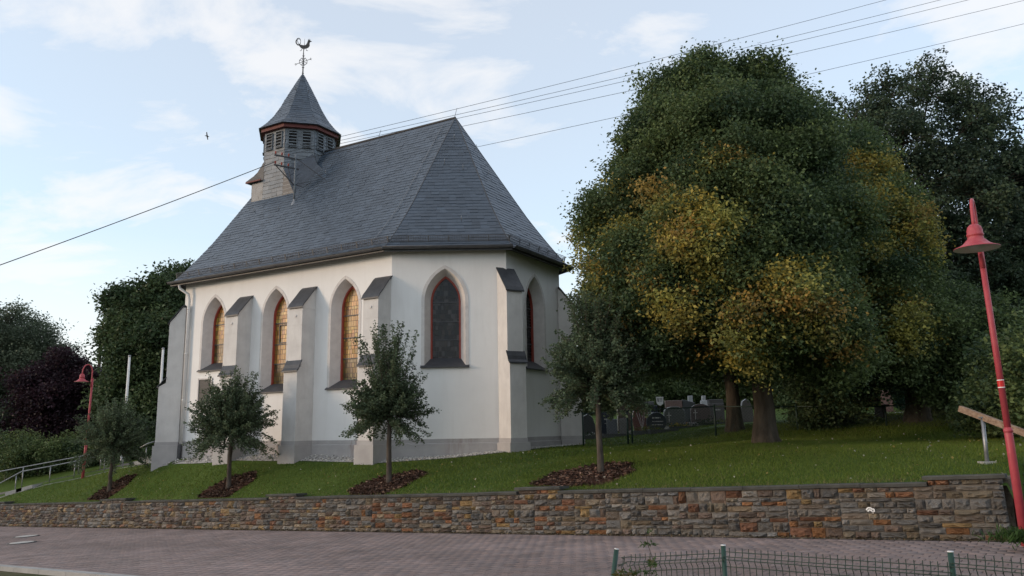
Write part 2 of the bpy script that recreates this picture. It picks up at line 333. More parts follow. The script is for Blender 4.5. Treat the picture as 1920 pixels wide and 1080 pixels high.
def terrain():
    ss = np.unique(np.r_[np.linspace(-300, -30, 10), np.linspace(-30, -1, 30), np.linspace(-1, 0.25, 11), np.linspace(0.25, 40, 110), np.linspace(40, 300, 14)])
    tt = np.unique(np.r_[0.12, np.linspace(0.35, 22, 90), np.linspace(22, 60, 30), np.linspace(60, 500, 14)])
    S, T = np.meshgrid(ss, tt); X = WP.x + WD.x * S + WN.x * T; Y = WP.y + WD.y * S + WN.y * T
    Z = ground_np(X.ravel(), Y.ravel()).reshape(X.shape)
    v = np.c_[X.ravel(), Y.ravel(), Z.ravel()]; n = len(ss); idx = np.arange(len(v)).reshape(X.shape)
    q = np.stack([idx[:-1, 1:], idx[:-1, :-1], idx[1:, :-1], idx[1:, 1:]], -1).reshape(-1, 4)
    link_mesh('lawn', np_mesh('lawn', v, q, M['lawn'], smooth=True), kind='structure')
terrain()
g = MB(); g.add([(-2500, -2500, -9), (2500, -2500, -9), (2500, 2500, -9), (-2500, 2500, -9)], [(0, 1, 2, 3)])
g.build('ground', M['soil'], kind='structure')
# street: sloping sheet with a paver on every joint, kerb on the camera's side
road = MB(); road.add([wpt(-60, 0.3, wz(-60) - 0.012), wpt(-60, -7.0, wz(-60) - 0.012), wpt(90, -7.0, wz(90) - 0.012), wpt(90, 0.3, wz(90) - 0.012)], [(3, 2, 1, 0)])
road = road.build('road', M['joint'], kind='structure')
def pavers():
    sl = math.atan(0.0519); ca, sa = math.cos(sl), math.sin(sl)
    Lp, Wp, gap = 0.205, 0.168, 0.011
    out = []
    nr = int(6.7 / Wp)
    for r in range(nr):
        t = -0.16 - (r + 0.5) * Wp
        for i in range(-14, 175):
            s = (i + (0.5 if r % 2 else 0)) * Lp
            p = wpt(s, t, wz(s)); d = p.dot(Fv)
            if d < 3: continue
            px = 960 + FPX * p.dot(R2) / d; py = 540 - FPX * p.dot(U2) / d
            if -60 < px < 1990 and py < 1110: out.append((p.length, s, t, px, py))
    out.sort()
    me = MB(); a, b, c = (Lp - gap) / 2, (Wp - gap) / 2, 0.006
    me.add([(-a, -b, -0.02), (a, -b, -0.02), (a, b, -0.02), (-a, b, -0.02), (-a, -b, -0.002), (a, -b, -0.002), (a, b, -0.002), (-a, b, -0.002),
            (-a + c, -b + c, 0.004), (a - c, -b + c, 0.004), (a - c, b - c, 0.004), (-a + c, b - c, 0.004)],
           [(0, 1, 5, 4), (1, 2, 6, 5), (2, 3, 7, 6), (3, 0, 4, 7), (4, 5, 9, 8), (5, 6, 10, 9), (6, 7, 11, 10), (7, 4, 8, 11), (8, 9, 10, 11)])
    pm = me.mesh('paver', M['paver_o'])
    rot = Matrix(((WD.x * ca, -WN.x, WD.x * sa), (WD.y * ca, -WN.y, WD.y * sa), (-sa, 0, ca))).to_4x4()
    base = np.array([v.co[:] for v in pm.vertices]); fac = [tuple(p.vertices) for p in pm.polygons]
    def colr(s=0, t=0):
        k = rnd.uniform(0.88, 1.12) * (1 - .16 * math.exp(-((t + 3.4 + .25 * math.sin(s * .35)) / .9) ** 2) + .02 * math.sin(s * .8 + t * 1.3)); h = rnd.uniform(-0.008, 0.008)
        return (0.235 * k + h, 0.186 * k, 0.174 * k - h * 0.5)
    far_v, far_c, k = [], [], 0
    for j, (dist, s, t, px, py) in enumerate(out):
        tilt = Matrix.Rotation(rnd.gauss(0, 0.006), 4, 'X') @ Matrix.Rotation(rnd.gauss(0, 0.006), 4, 'Y')
        mw = Matrix.Translation(wpt(s, t, wz(s) + rnd.gauss(0, 0.0012))) @ rot @ tilt
        if 0 < px < 1920 and py < 1080 and k < 300:
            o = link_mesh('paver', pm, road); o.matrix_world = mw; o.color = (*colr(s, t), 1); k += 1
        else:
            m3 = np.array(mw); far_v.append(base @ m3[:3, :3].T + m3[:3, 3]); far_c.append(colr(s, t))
    nb = len(base); V = np.concatenate(far_v); F = np.concatenate([np.array(fac) + i * nb for i in range(len(far_v))]); Cc = np.repeat(np.array(far_c), len(fac), 0)
    link_mesh('pavers_beyond', np_mesh('pavers_beyond', V, F, M['paver_a'], Cc), road, kind='stuff')
pavers()
kerb = MB()
for i in range(60):
    s = -10 + i
    a, b = wpt(s + 0.005, -7.1, 0), wpt(s + 0.995, -7.1, 0); za, zb = wz(s) + 0.05, wz(s + 1) + 0.05
    a.z, b.z = za, zb; kerb.bar(a, b, 0.14, 0.2)
kerb.build('kerb', M['concrete'], kind='structure')
near = MB(); near.add([wpt(-60, -7.18, wz(-60) + 0.07), wpt(-60, -400, wz(-60) + 0.07), wpt(90, -400, wz(90) + 0.07), wpt(90, -7.18, wz(90) + 0.07)], [(3, 2, 1, 0)])
near.build('verge', M['soil'], kind='structure')

# ------------------------------------------------------------------ stone retaining wall
def retaining_wall():
    sl = math.atan(0.0519); ca, sa = math.cos(sl), math.sin(sl)
    root = empty('retaining_wall'); tag(root, 'low rubble stone retaining wall with grey coping along the street', 'wall')
    root.matrix_world = Matrix(((WD.x * ca, -WN.x, WD.x * sa, WP.x), (WD.y * ca, -WN.y, WD.y * sa, WP.y), (-sa, 0, ca, wz(0)), (0, 0, 0, 1)))
    LEN = 38.0; BAT = -0.09; TOP = 0.785
    pillars = [(0.0, 1.0), (7.82, 8.86), (16.2, 17.4), (25.0, 26.6), (34.4, 35.6)]
    core = MB(); yb = -0.36
    def slab(x0, x1, z0, z1, yo=0.0):
        core.add([(x0, yb, z0), (x1, yb, z0), (x1, BAT * z0 - 0.04 + yo, z0), (x0, BAT * z0 - 0.04 + yo, z0), (x0, yb, z1), (x1, yb, z1), (x1, BAT * z1 - 0.04 + yo, z1), (x0, BAT * z1 - 0.04 + yo, z1)],
                 [(0, 3, 2, 1), (4, 5, 6, 7), (0, 1, 5, 4), (1, 2, 6, 5), (2, 3, 7, 6), (3, 0, 4, 7)])
    slab(0.05, LEN, -0.25, TOP)
    for a, b in pillars: slab(a + 0.05, b - 0.05, TOP, TOP + 0.09)
    core.build('mortar_bed', M['mortar'], root)
    # rough stone shapes, unit sized, front towards +y
    variants = []
    for k in range(14):
        m = MB(); nx, nz = 5, 4; vs = []; r = random.Random(100 + k)
        tiltx, tiltz = r.uniform(-.35, .35), r.uniform(-.35, .35); kind = r.random()
        for j in range(nz + 1):
            for i in range(nx + 1):
                x = i / nx - .5; z = j / nz - .5; ex = min(1, (0.5 - abs(x)) / .16); ez = min(1, (0.5 - abs(z)) / .2)
                e = min(ex, ez)
                y = 0.12 + e * (0.60 + tiltx * 1.6 * x + tiltz * 1.6 * z + r.uniform(-.34, .42)) if e > 0 else 0.12 + r.uniform(-.05, .08)
                jx = r.uniform(-.035, .035) if 0 < i < nx else (-.5 if i == 0 else .5) * 0 + r.uniform(-.02, .02)
                jz = r.uniform(-.05, .05) if 0 < j < nz else r.uniform(-.03, .03)
                vs.append((x + jx, y, z + jz))
        b = len(vs); vs += [(-.5, -1, -.5), (.5, -1, -.5), (.5, -1, .5), (-.5, -1, .5)]
        fs = [(j * (nx + 1) + i, j * (nx + 1) + i + 1, (j + 1) * (nx + 1) + i + 1, (j + 1) * (nx + 1) + i)[::-1] for j in range(nz) for i in range(nx)]
        fs += [(b, b + 1) + tuple(reversed(range(nx + 1))), tuple(nz * (nx + 1) + i for i in range(nx + 1)) + (b + 2, b + 3),
               (b + 3, b) + tuple(j * (nx + 1) for j in range(nz + 1)), (b + 1, b + 2) + tuple(reversed([j * (nx + 1) + nx for j in range(nz + 1)]))]
        m.add(vs, fs); variants.append((m, m.mesh('stone', M['stone_o'])))
    stones = []
    def fill(x0, x1, z0, z1):
        x = x0
        while x < x1 - 0.02:
            wcol = rnd.uniform(0.55, 1.25)
            if x1 - (x + wcol) < 0.35: wcol = x1 - x
            z = z0
            while z < z1 - 0.015:
                h = rnd.choice((0.055, 0.07, 0.08, 0.09, 0.1, 0.11, 0.125, 0.16))
                if z1 - (z + h) < 0.06: h = z1 - z
                xx = x
                while xx < x + wcol - 0.01:
                    l = rnd.uniform(0.12, 0.40) * (0.8 if h > .14 else 1.0)
                    if x + wcol - (xx + l) < 0.10: l = x + wcol - xx
                    stones.append((xx + l / 2, z + h / 2, l - 0.010, h - 0.010)); xx += l
                z += h
            x += wcol
    prev = 0.0
    edges = sorted([(0.0, 1.0), (7.82, 8.86), (16.2, 17.4), (25.0, 26.6), (34.4, 35.6)])
    joints = [0.0, 3.2, 8.45, 13.3, 18.6, 23.4, 28.5, 33, LEN]
    for a, b in zip(joints[:-1], joints[1:]): fill(a + 0.006, b - 0.006, 0.0, TOP - 0.005)
    for a, b in pillars: fill(a, b, TOP + 0.004, TOP + 0.086)
    def colour(s):
        q = rnd.random(); brown = min(1, max(0, (s - 14) / 10))
        if q < 0.50 - 0.25 * brown: c = rnd.choice(((0.175, 0.162, 0.148), (0.15, 0.146, 0.14), (0.20, 0.18, 0.155), (0.13, 0.122, 0.114)))
        elif q < 0.72 - 0.1 * brown: c = rnd.choice(((0.165, 0.120, 0.095), (0.14, 0.105, 0.085), (0.185, 0.15, 0.12)))
        elif q < 0.84 - 0.13 * brown: c = rnd.choice(((0.21, 0.10, 0.052), (0.175, 0.088, 0.055), (0.24, 0.115, 0.05)))
        elif q < 0.875: c = (0.27, 0.18, 0.08)
        else: c = rnd.choice(((0.20, 0.155, 0.105), (0.22, 0.18, 0.13), (0.17, 0.14, 0.10)))
        k = rnd.uniform(0.95, 1.55); g_ = sum(c) / 3; return tuple((g_ + (v - g_) * (.9 - .25 * brown)) * k for v in c)
    def vis(s):                                   # how large a stone shows from the street's far side
        p = wpt(s[0], 0, wz(s[0])); return s[2] * s[3] / p.length ** 2
    stones.sort(key=vis, reverse=True)
    rest = MB(); n = 0
    for k, (x, z, l, h) in enumerate(stones):
        vi = rnd.randrange(len(variants)); col = colour(x); flip = rnd.choice((-1, 1)); dep = rnd.uniform(0.05, 0.11)
        px = 960 + FPX * wpt(x, 0, wz(x)).dot(R2) / wpt(x, 0, wz(x)).dot(Fv)
        if n < 300 and px < 1925:
            o = link_mesh('stone', variants[vi][1], root); o.location = (x, BAT * z - 0.03, z); o.scale = (l, dep, h)
            o.rotation_euler = (0, math.pi if flip < 0 else 0, 0); o.color = (*col, 1); n += 1
        else:
            rest.add([(x + flip * q[0] * l, BAT * z - 0.03 + q[1] * dep, z + flip * q[2] * h) for q in variants[vi][0].v], variants[vi][0].f, col)
    rest.build('stones_beyond', M['stone_a'], root, kind='stuff')
    # coping slabs
    def cope(a, b, zt):
        n = max(1, round((b - a) / 1.0)); w = (b - a) / n
        for i in range(n):
            x0, x1 = a + i * w + 0.004, a + (i + 1) * w - 0.004; m = MB(); y1 = BAT * zt + 0.055; y0 = -0.40; c = 0.012
            dz = rnd.gauss(0, 0.003)
            m.add([(x0, y0, zt + dz), (x1, y0, zt + dz), (x1, y1 - .01, zt + dz), (x0, y1 - .01, zt + dz), (x0, y0, zt + .05 + dz), (x1, y0, zt + .05 + dz), (x1, y1, zt + .045 + dz), (x0, y1, zt + .045 + dz), (x0, y1 - c, zt + .06 + dz), (x1, y1 - c, zt + .06 + dz)],
                  [(0, 3, 2, 1), (0, 4, 8, 7, 3), (1, 2, 6, 9, 5), (3, 7, 6, 2), (7, 8, 9, 6), (4, 5, 9, 8), (0, 1, 5, 4)])
            m.build('coping_slab', M['coping'], root)
    for i, (a, b) in enumerate(pillars):
        cope(a - 0.06 if i else -0.05, b + 0.06, TOP + 0.092)
        e = pillars[i + 1][0] if i + 1 < len(pillars) else LEN
        cope(b, e, TOP + 0.004)
    sc = MB(); x0, z0 = 1.93, 0.44                     # white scuff of paint on one stone
    pts = [(0, 0), (.03, .035), (.075, .03), (.09, 0.01), (.115, .015), (.12, -.02), (.09, -.05), (.085, -.015), (.05, .005), (.02, -.02)]
    for (ax, az), (bx, bz) in zip(pts[:-1], pts[1:]): sc.bar((x0 - ax, BAT * z0 + 0.034, z0 + az), (x0 - bx, BAT * z0 + 0.034, z0 + bz), 0.012, 0.02)
    sc.build('paint_scuff', M['white'], root)
retaining_wall()

# ------------------------------------------------------------------ church
church = empty('church', CH_M, CH_ROT); tag(church, 'white plastered village church with slate roof, polygonal apse and octagonal bell turret', 'church')
PL = [(13.15, 3.71), (3.11, 3.71), (0.0, 1.85), (0.0, -1.85), (3.11, -3.71), (13.15, -3.71)]
EZ = 5.72
def lancet(a, zs, z0, h, n=14):
    c = (h * h - a * a) / (2 * a); r = a + c
    return dict(a=a, zs=zs, z0=z0, h=h, c=c, r=r)
def contour(W, off, n=12, nj=10):
    """outline of the opening, `off` inside the outer edge: bottom left, up, over the point, down to bottom right"""
    a = W['a'] - off; r = W['r'] - off; c = W['c']; h = math.sqrt(max(r * r - c * c, 1e-6)); th = math.atan2(h, c)
    left = [(-a, W['zs'] + (W['z0'] - W['zs']) * i / nj) for i in range(nj)]
    for i in range(n + 1):
        t = th * i / n; left.append((-(r * math.cos(t) - c), W['z0'] + r * math.sin(t)))
    return left + [(-x, z) for x, z in reversed(left[:-1])]
def halfw(W, off, z):
    a = W['a'] - off; r = W['r'] - off; c = W['c']
    if z <= W['z0']: return a
    q = r * r - (z - W['z0']) ** 2
    return max(0.0, math.sqrt(q) - c) if q > 0 else 0.0
class Seg:
    def __init__(s, p, q):
        s.p = Vector(p); s.q = Vector(q); s.e = (s.q - s.p).normalized(); s.len = (s.q - s.p).length
        s.n = Vector((s.e.y, -s.e.x))
        if s.n.dot((s.p + s.q) / 2 - Vector((6, 0))) < 0: s.n = -s.n
    def pt(s, x, z, d=0.0):
        w = s.p + s.e * x - s.n * d; return Vector((w.x, w.y, z))
segs = [Seg(PL[i], PL[(i + 1) % 6]) for i in range(6)]
nave, ap1, ap2 = segs[0], segs[1], segs[2]
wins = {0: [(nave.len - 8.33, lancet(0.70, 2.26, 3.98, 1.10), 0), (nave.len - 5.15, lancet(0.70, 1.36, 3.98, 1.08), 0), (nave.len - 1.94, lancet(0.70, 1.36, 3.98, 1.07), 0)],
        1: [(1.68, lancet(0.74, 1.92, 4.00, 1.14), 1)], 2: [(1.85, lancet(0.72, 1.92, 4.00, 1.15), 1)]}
wall = MB()
for si, sg in enumerate(segs):
    outer = [Vector((0, -1.8, 0)), Vector((sg.len, -1.8, 0)), Vector((sg.len, EZ, 0)), Vector((0, EZ, 0))]; loops = [outer]
    for cx, W, k in wins.get(si, []):
        loops.append([Vector((cx + x, z, 0)) for x, z in contour(W, 0.03)])
    flat = [p for l in loops for p in l]
    tris = tessellate_polygon(loops)
    wall.add([sg.pt(p.x, p.y) for p in flat], tris)
wall.v += []
wall.add([(u, v, EZ) for u, v in PL], [tuple(range(6))])
wall_o = wall.build('wall', M['plaster'], church)
# plinth: offset ring with a chamfered top
def ring(off):
    out = []
    for i in range(6):
        a, b = segs[i - 1], segs[i]; n = (a.n + b.n); n = n / (n.dot(a.n)); p = Vector(PL[i]) + n * off; out.append((p.x, p.y))
    return out
pl = MB(); r0, r1, r2 = ring(0.012), ring(0.012), ring(0.075)
zs = [(-0.28, ring(0.014)), (-0.40, ring(0.014)), (-0.425, ring(0.075)), (-1.9, ring(0.075))]
vs = [(x, y, z) for z, rg in zs for x, y in rg]; fs = []
for k in range(3):
    for i in range(6): j = (i + 1) % 6; fs.append((k * 6 + i, k * 6 + j, (k + 1) * 6 + j, (k + 1) * 6 + i))
# top ledge back to the wall
vs += [(x, y, -0.272) for x, y in ring(-0.004)]; fs += [(24 + i, 24 + (i + 1) % 6, (i + 1) % 6, i) for i in range(6)]
pl.add(vs, fs).build('plinth', M['plinth'], church)

def window(si, cx, W, dark):
    sg = segs[si]
    def sweep(m, prof, pts_list, col=None, close=True):
        """prof: list of (offset, depth); pts_list: index range on the contours"""
        cs = [contour(W, o) for o, d in prof]; n = len(prof); i0, i1, sh = pts_list
        vs = []; idx = list(range(i0, i1 + 1))
        for a, i in enumerate(idx):
            for c_, (o, d) in zip(cs, prof):
                x, z = c_[i]
                if a == 0 or a == len(idx) - 1:                         # leave a joint
                    j = idx[1] if a == 0 else idx[-2]; qx, qz = c_[j]; l = math.hypot(qx - x, qz - z) or 1
                    x += (qx - x) / l * sh; z += (qz - z) / l * sh
                vs.append(sg.pt(cx + x, z, d))
        fs = []
        for a in range(len(idx) - 1):
            for k in range(n):
                k2 = (k + 1) % n; fs.append((a * n + k, a * n + k2, (a + 1) * n + k2, (a + 1) * n + k))
        fs += [tuple(range(n - 1, -1, -1)), tuple((len(idx) - 1) * n + k for k in range(n))]
        m.add(vs, fs, col)
    N = len(contour(W, 0)) - 1
    body = MB(); sweep(body, [(0.03, 0.0), (0.10, -0.006), (0.265, 0.345), (0.265, 0.40), (0.0, 0.40)], (0, N, 0.0))
    win = body.build('window', M['sandstone'], church)
    cuts = [0, 3, 6, 10, 13, 16, 19, 22, 25, 28, 31, 34, 38, 41, 44] if N == 44 else None
    cuts = [0, 3, 6, 9, 12, 15, 18, 22, 26, 29, 32, 35, 38, 41, 44]
    for a, b in zip(cuts[:-1], cuts[1:]):
        m = MB(); sweep(m, [(0.0, 0.02), (0.0, -0.014), (0.10, -0.014), (0.262, 0.335), (0.262, 0.345)], (a, b, 0.007))
        m.build('surround_stone', M['sandstone'], win)
    fr = MB(); sweep(fr, [(0.262, 0.345), (0.262, 0.325), (0.315, 0.325), (0.325, 0.40), (0.262, 0.40)], (0, N, 0.0))
    fr.build('frame', M['red_wood'], win)
    # sloping slate sill
    a = W['a']; zs = W['zs']; top = zs + 0.30
    sl = MB()
    o = [(-a - .02, zs - .03, -.085), (a + .02, zs - .03, -.085), (a + .02, zs + .0, -.085), (-a - .02, zs + .0, -.085),
         (-a + .20, top, .36), (a - .20, top, .36), (-a - .02, zs - .03, .36), (a + .02, zs - .03, .36), (-a-.02, zs+.06, 0.0), (a+.02, zs+.06, 0.0)]
    sl.add([sg.pt(cx + x, z, d) for x, z, d in o], [(0, 1, 2, 3), (3, 2, 9, 8), (8, 9, 5, 4), (0, 3, 8, 6), (1, 7, 9, 2), (8, 4, 6), (9, 7, 5), (6, 7, 1, 0), (4, 5, 7, 6)])
    sl.build('sill', M['lead'], win)
    # glazing: dark lead ground, panes between, bars across
    off = 0.31; zb = top - 0.06; apex = W['z0'] + math.sqrt((W['r'] - off) ** 2 - W['c'] ** 2)
    ld = MB(); cc = [(x, max(z, zb)) for x, z in contour(W, 0.28)]
    ld.add([sg.pt(cx + x, z, 0.398) for x, z in cc], [tuple(range(len(cc)))])
    ld.build('lead_came', M['iron'], win)
    nsec = 4 if not (si == 0 and W['zs'] > 2) else 3
    zc = [zb + (apex - zb) * k / (nsec + 0.0) for k in range(nsec + 1)]
    if nsec == 4: zc = [zb, zb + (apex - zb) * .24, zb + (apex - zb) * .46, zb + (apex - zb) * .70, apex]
    for z in zc[1:-1]:
        w_ = halfw(W, 0.29, z); bars = MB(); bars.bar(sg.pt(cx - w_, z, 0.375), sg.pt(cx + w_, z, 0.375), 0.03, 0.035); bars.build('glazing_bar', M['lead'], win)
    if si == 0 and cx < 6 and cx > 3:                                     # the middle nave window has an opening light
        m = MB(); z0, z1 = zc[2] + .04, zc[3] - .05
        for x0, x1, q0, q1 in ((-.16, .28, z0, z0 + .03), (-.16, .28, z1 - .03, z1), (-.16, -.13, z0, z1), (.25, .28, z0, z1)):
            m.bar(sg.pt(cx + (x0 + x1) / 2, q0, .37), sg.pt(cx + (x0 + x1) / 2, q1, .37), x1 - x0, .03, up=(sg.n.x, sg.n.y, 0))
        m.build('casement', M['lead'], win)
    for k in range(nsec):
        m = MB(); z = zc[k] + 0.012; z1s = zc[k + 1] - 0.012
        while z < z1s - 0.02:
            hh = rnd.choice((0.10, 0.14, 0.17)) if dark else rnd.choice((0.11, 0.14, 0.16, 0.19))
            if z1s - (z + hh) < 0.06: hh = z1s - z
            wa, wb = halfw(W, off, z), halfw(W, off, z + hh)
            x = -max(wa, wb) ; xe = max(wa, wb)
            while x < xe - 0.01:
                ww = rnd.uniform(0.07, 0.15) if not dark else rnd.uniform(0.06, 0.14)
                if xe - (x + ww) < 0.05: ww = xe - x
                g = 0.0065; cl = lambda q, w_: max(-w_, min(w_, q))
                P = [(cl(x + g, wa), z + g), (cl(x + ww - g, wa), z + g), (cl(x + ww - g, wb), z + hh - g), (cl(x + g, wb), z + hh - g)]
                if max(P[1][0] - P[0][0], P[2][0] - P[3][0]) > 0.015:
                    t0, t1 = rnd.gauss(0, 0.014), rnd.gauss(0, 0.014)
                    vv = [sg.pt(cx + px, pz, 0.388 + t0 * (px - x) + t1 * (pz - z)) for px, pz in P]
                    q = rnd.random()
                    if dark: col = rnd.choice(((0.008, 0.009, 0.012), (0.012, 0.012, 0.016), (0.03, 0.028, 0.03), (0.01, 0.013, 0.014), (0.05, 0.05, 0.055)))  # apse glass mirrors dark surroundings: that darkness is put into the colour
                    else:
                        col = rnd.choice(((0.36, 0.185, 0.03), (0.28, 0.135, 0.022), (0.42, 0.23, 0.05), (0.20, 0.10, 0.025), (0.32, 0.15, 0.03)))  # amber tint with the reflected sunset glow put into the colour
                        if k == 0: col = tuple(c * 0.35 for c in (col[0], col[1] * 1.2, col[2] * 1.6))  # lowest section: dark green reflection of trees put into the colour
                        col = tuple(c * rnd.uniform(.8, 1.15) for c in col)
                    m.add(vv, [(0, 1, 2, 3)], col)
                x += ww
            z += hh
        m.build('pane', M['dark_glass'] if dark else M['amber_glow_glass'], win)
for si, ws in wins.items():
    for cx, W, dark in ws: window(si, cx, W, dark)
# little hatch below the western nave window
hx = nave.len - 8.62
hm = MB(); hm.box(0, 0, 0, 0, 0, 0)
hm = MB(); p0 = nave.pt(hx - .33, 1.05, -.012); p1 = nave.pt(hx + .33, 1.95, .1)
hm.box(min(p0.x, p1.x), max(p0.x, p1.x), min(p0.y, p1.y), max(p0.y, p1.y), 1.05, 1.95)
hatch = hm.build('hatch', M['iron'], church)
f = MB()
for a, b in (((-.36, 1.03), (.36, 1.03)), ((-.36, 1.97), (.36, 1.97)), ((-.36, 1.0), (-.36, 2.0)), ((.36, 1.0), (.36, 2.0))):
    f.bar(nave.pt(hx + a[0], a[1], -.012), nave.pt(hx + b[0], b[1], -.012), 0.06, 0.05)
f.build('hatch_frame', M['sandstone'], hatch)

def buttress(p, d, wid, p1, p2, zt, zf, zm, base_z=-1.9):
    """p: plan point on the wall, d: outward direction, wid: breadth, p1/p2: upper and lower projection, zt/zf: cap top and front, zm: offset between the stages"""
    d = Vector(d).normalized(); e = Vector((-d.y, d.x)); p = Vector(p); h = wid / 2
    def P(q, x, z): w = p + d * q + e * x; return (w.x, w.y, z)
    def pri(m, prof, w0, w1):
        n = len(prof); m.add([P(q, w0, z) for q, z in prof] + [P(q, w1, z) for q, z in prof],
              [tuple(range(n - 1, -1, -1)), tuple(range(n, 2 * n))] + [(i, (i + 1) % n, n + (i + 1) % n, n + i) for i in range(n)])
    core = MB(); g = 0.006
    curve = [(p1 + 0.05, zf - .02), (p1 - .02 * p1 / .6, zf + .10), (p1 * .72, zf + .26), (p1 * .42, zf + .47), (p1 * .15, zf + .66), (-0.02, zt)]
    inner = [(max(q - .05, -.03), z - .05) for q, z in curve]
    pri(core, [(-.05, -1.9), (p2 - g, -1.9), (p2 - g, zm - .02), (p1 - g, zm + .12), (p1 - g, zf - .05)] + inner[1:-1] + [(-.05, zt - .1)], -h + g, h - g)
    body = core.build('buttress', M['plaster_stone'], church)
    # dressed blocks
    z = -0.28; k = 0
    while z < zm - 0.03:
        z1 = min(z + rnd.uniform(.62, .78), zm - 0.02)
        if zm - z1 < .3: z1 = zm - 0.02
        m = MB(); pri(m, [(-.04, z + .004), (p2, z + .004), (p2, z1 - .004), (-.04, z1 - .004)], -h, h); m.build('stone', M['plaster_stone'], body); z = z1
    z = zm + .1
    while z < zf - .05:
        z1 = min(z + rnd.uniform(.6, .75), zf - 0.04)
        if zf - z1 < .35: z1 = zf - 0.04
        m = MB(); pri(m, [(-.04, z + .004), (p1, z + .004), (p1, z1 - .004), (-.04, z1 - .004)], -h, h); m.build('stone', M['plaster_stone'], body); z = z1
    m = MB(); pri(m, [(-.04, zf - .036), (p1, zf - .036)] + [(q - .012, zz - .02) for q, zz in curve[1:-1]] + [(-.04, zt - .06)], -h, h); m.build('stone', M['plaster_stone'], body)
    # plinth round the foot
    m = MB(); pri(m, [(-.04, -1.9), (p2 + .07, -1.9), (p2 + .07, -.425), (p2 + .015, -.40), (p2 + .015, -.28), (-.04, -.28)], -h - .06, h + .06)
    m = MB()
    for w_, q, z0, z1 in ((h + .015, p2 + .015, -.405, -.279), (h + .07, p2 + .07, -1.9, -.41)): pri(m, [(-.04, z0), (q, z0), (q, z1), (-.04, z1)], -w_, w_)
    m.build('foot', M['plinth'], body)
    # slate caps
    m = MB(); th = 0.045; ov = 0.05
    for (q0, z0), (q1, z1) in zip(curve[:-1], curve[1:]): pri(m, [(q0, z0), (q0, z0 + th), (q1, z1 + th), (q1, z1)], -h - ov, h + ov)
    m.build('cap', M['lead'], body)
    m = MB(); c2 = [(p2 + .06, zm - .06), (p2 - .02, zm + .02), ((p1 + p2) / 2 + .01, zm + .14), (p1 - .01, zm + .30)]
    for (q0, z0), (q1, z1) in zip(c2[:-1], c2[1:]): pri(m, [(q0, z0), (q0, z0 + th), (q1, z1 + th), (q1, z1)], -h - ov, h + ov)
    m.build('cap', M['lead'], body)
for uu in (9.45, 6.35, 3.14): buttress((uu + 0.30, 3.71), (0, 1), 0.60, 0.60, 0.75, 4.80, 4.05, 1.98)
for uu, hh_ in ((9.75, 0), (6.65, 0), (3.44, 0)):                     # small anchor disc high on each front
    m = MB(); m.tube([(uu, 4.30, 3.78), (uu, 4.335, 3.78)], 0.045, 12); m.build('wall_anchor', M['sandstone'], church)
bis1 = (ap1.n + ap2.n).normalized(); bis2 = (ap2.n + segs[3].n).normalized(); bis3 = (nave.n + segs[5].n).normalized()
buttress((0.03, 1.85), bis1, 0.56, 0.55, 0.68, 4.98, 4.20, 2.0)
buttress((0.03, -1.85), bis2, 0.56, 0.55, 0.68, 4.90, 4.12, 2.0)
buttress((13.12, 3.68), bis3, 0.56, 0.50, 0.74, 4.75, 4.05, 1.75)
for uu in (3.4, 6.6, 9.7): buttress((uu, -3.71), (0, -1), 0.60, 0.60, 0.75, 4.80, 4.05, 1.98)
# downpipe at the west corner
m = MB(); m.tube([(13.05, 4.08, 5.55), (13.05, 4.06, 5.42), (12.78, 3.86, 5.18), (12.76, 3.83, 5.0), (12.76, 3.83, -0.36)], 0.055, 10)
for z in (4.6, 2.9, 1.2): m.tube([(12.76, 3.83, z), (12.76, 3.83, z + .05)], 0.066, 10)
dp = m.build('downpipe', M['white_pipe'], church, smooth=True)
m = MB(); m.tube([(12.76, 3.86, -0.36), (12.76, 3.86, -1.3)], 0.062, 10); m.build('pipe_boot', M['iron'], dp, smooth=True)

# ---- roof
APX = (3.2, 0.0); RZ = 11.45
def eave(p, k=1.11): return (APX[0] + (p[0] - APX[0]) * k, APX[1] + (p[1] - APX[1]) * k)
EA = [(13.5, 4.12), eave(PL[1]), eave(PL[2]), eave(PL[3]), eave(PL[4]), (13.5, -4.12)]
RW = (12.35, 0.0)
PROF = [(1.0, 5.66), (0.955, 5.83), (0.91, 6.04), (0.86, 6.29), (0.80, 6.60), (0.72, 7.03), (0.63, 7.53), (0.0, RZ)]
TOPS = [(RW, APX), (APX, APX), (APX, APX), (APX, APX), (APX, RW), (RW, RW)]
def facet_lines(i):
    P0, P1 = EA[i], EA[(i + 1) % 6]; Q0, Q1 = TOPS[i]
    l = [Vector((Q0[0] + (P0[0] - Q0[0]) * k, Q0[1] + (P0[1] - Q0[1]) * k, z)) for k, z in PROF]
    r = [Vector((Q1[0] + (P1[0] - Q1[0]) * k, Q1[1] + (P1[1] - Q1[1]) * k, z)) for k, z in PROF]
    return l, r
rf = MB()
for i in range(6):
    l, r = facet_lines(i); n = len(l)
    rf.add([p - Vector((0, 0, 0.03)) for p in l + r], [(j, n + j, n + j + 1, j + 1) for j in range(n - 1)])
rf.add([(x, y, 5.64) for x, y in EA], [tuple(range(6))])
roof = rf.build('roof', M['gutter'], church)
def lerp_poly(line, f):                        # f: fractional index along a polyline
    j = min(int(f), len(line) - 2); return line[j].lerp(line[j + 1], f - j)
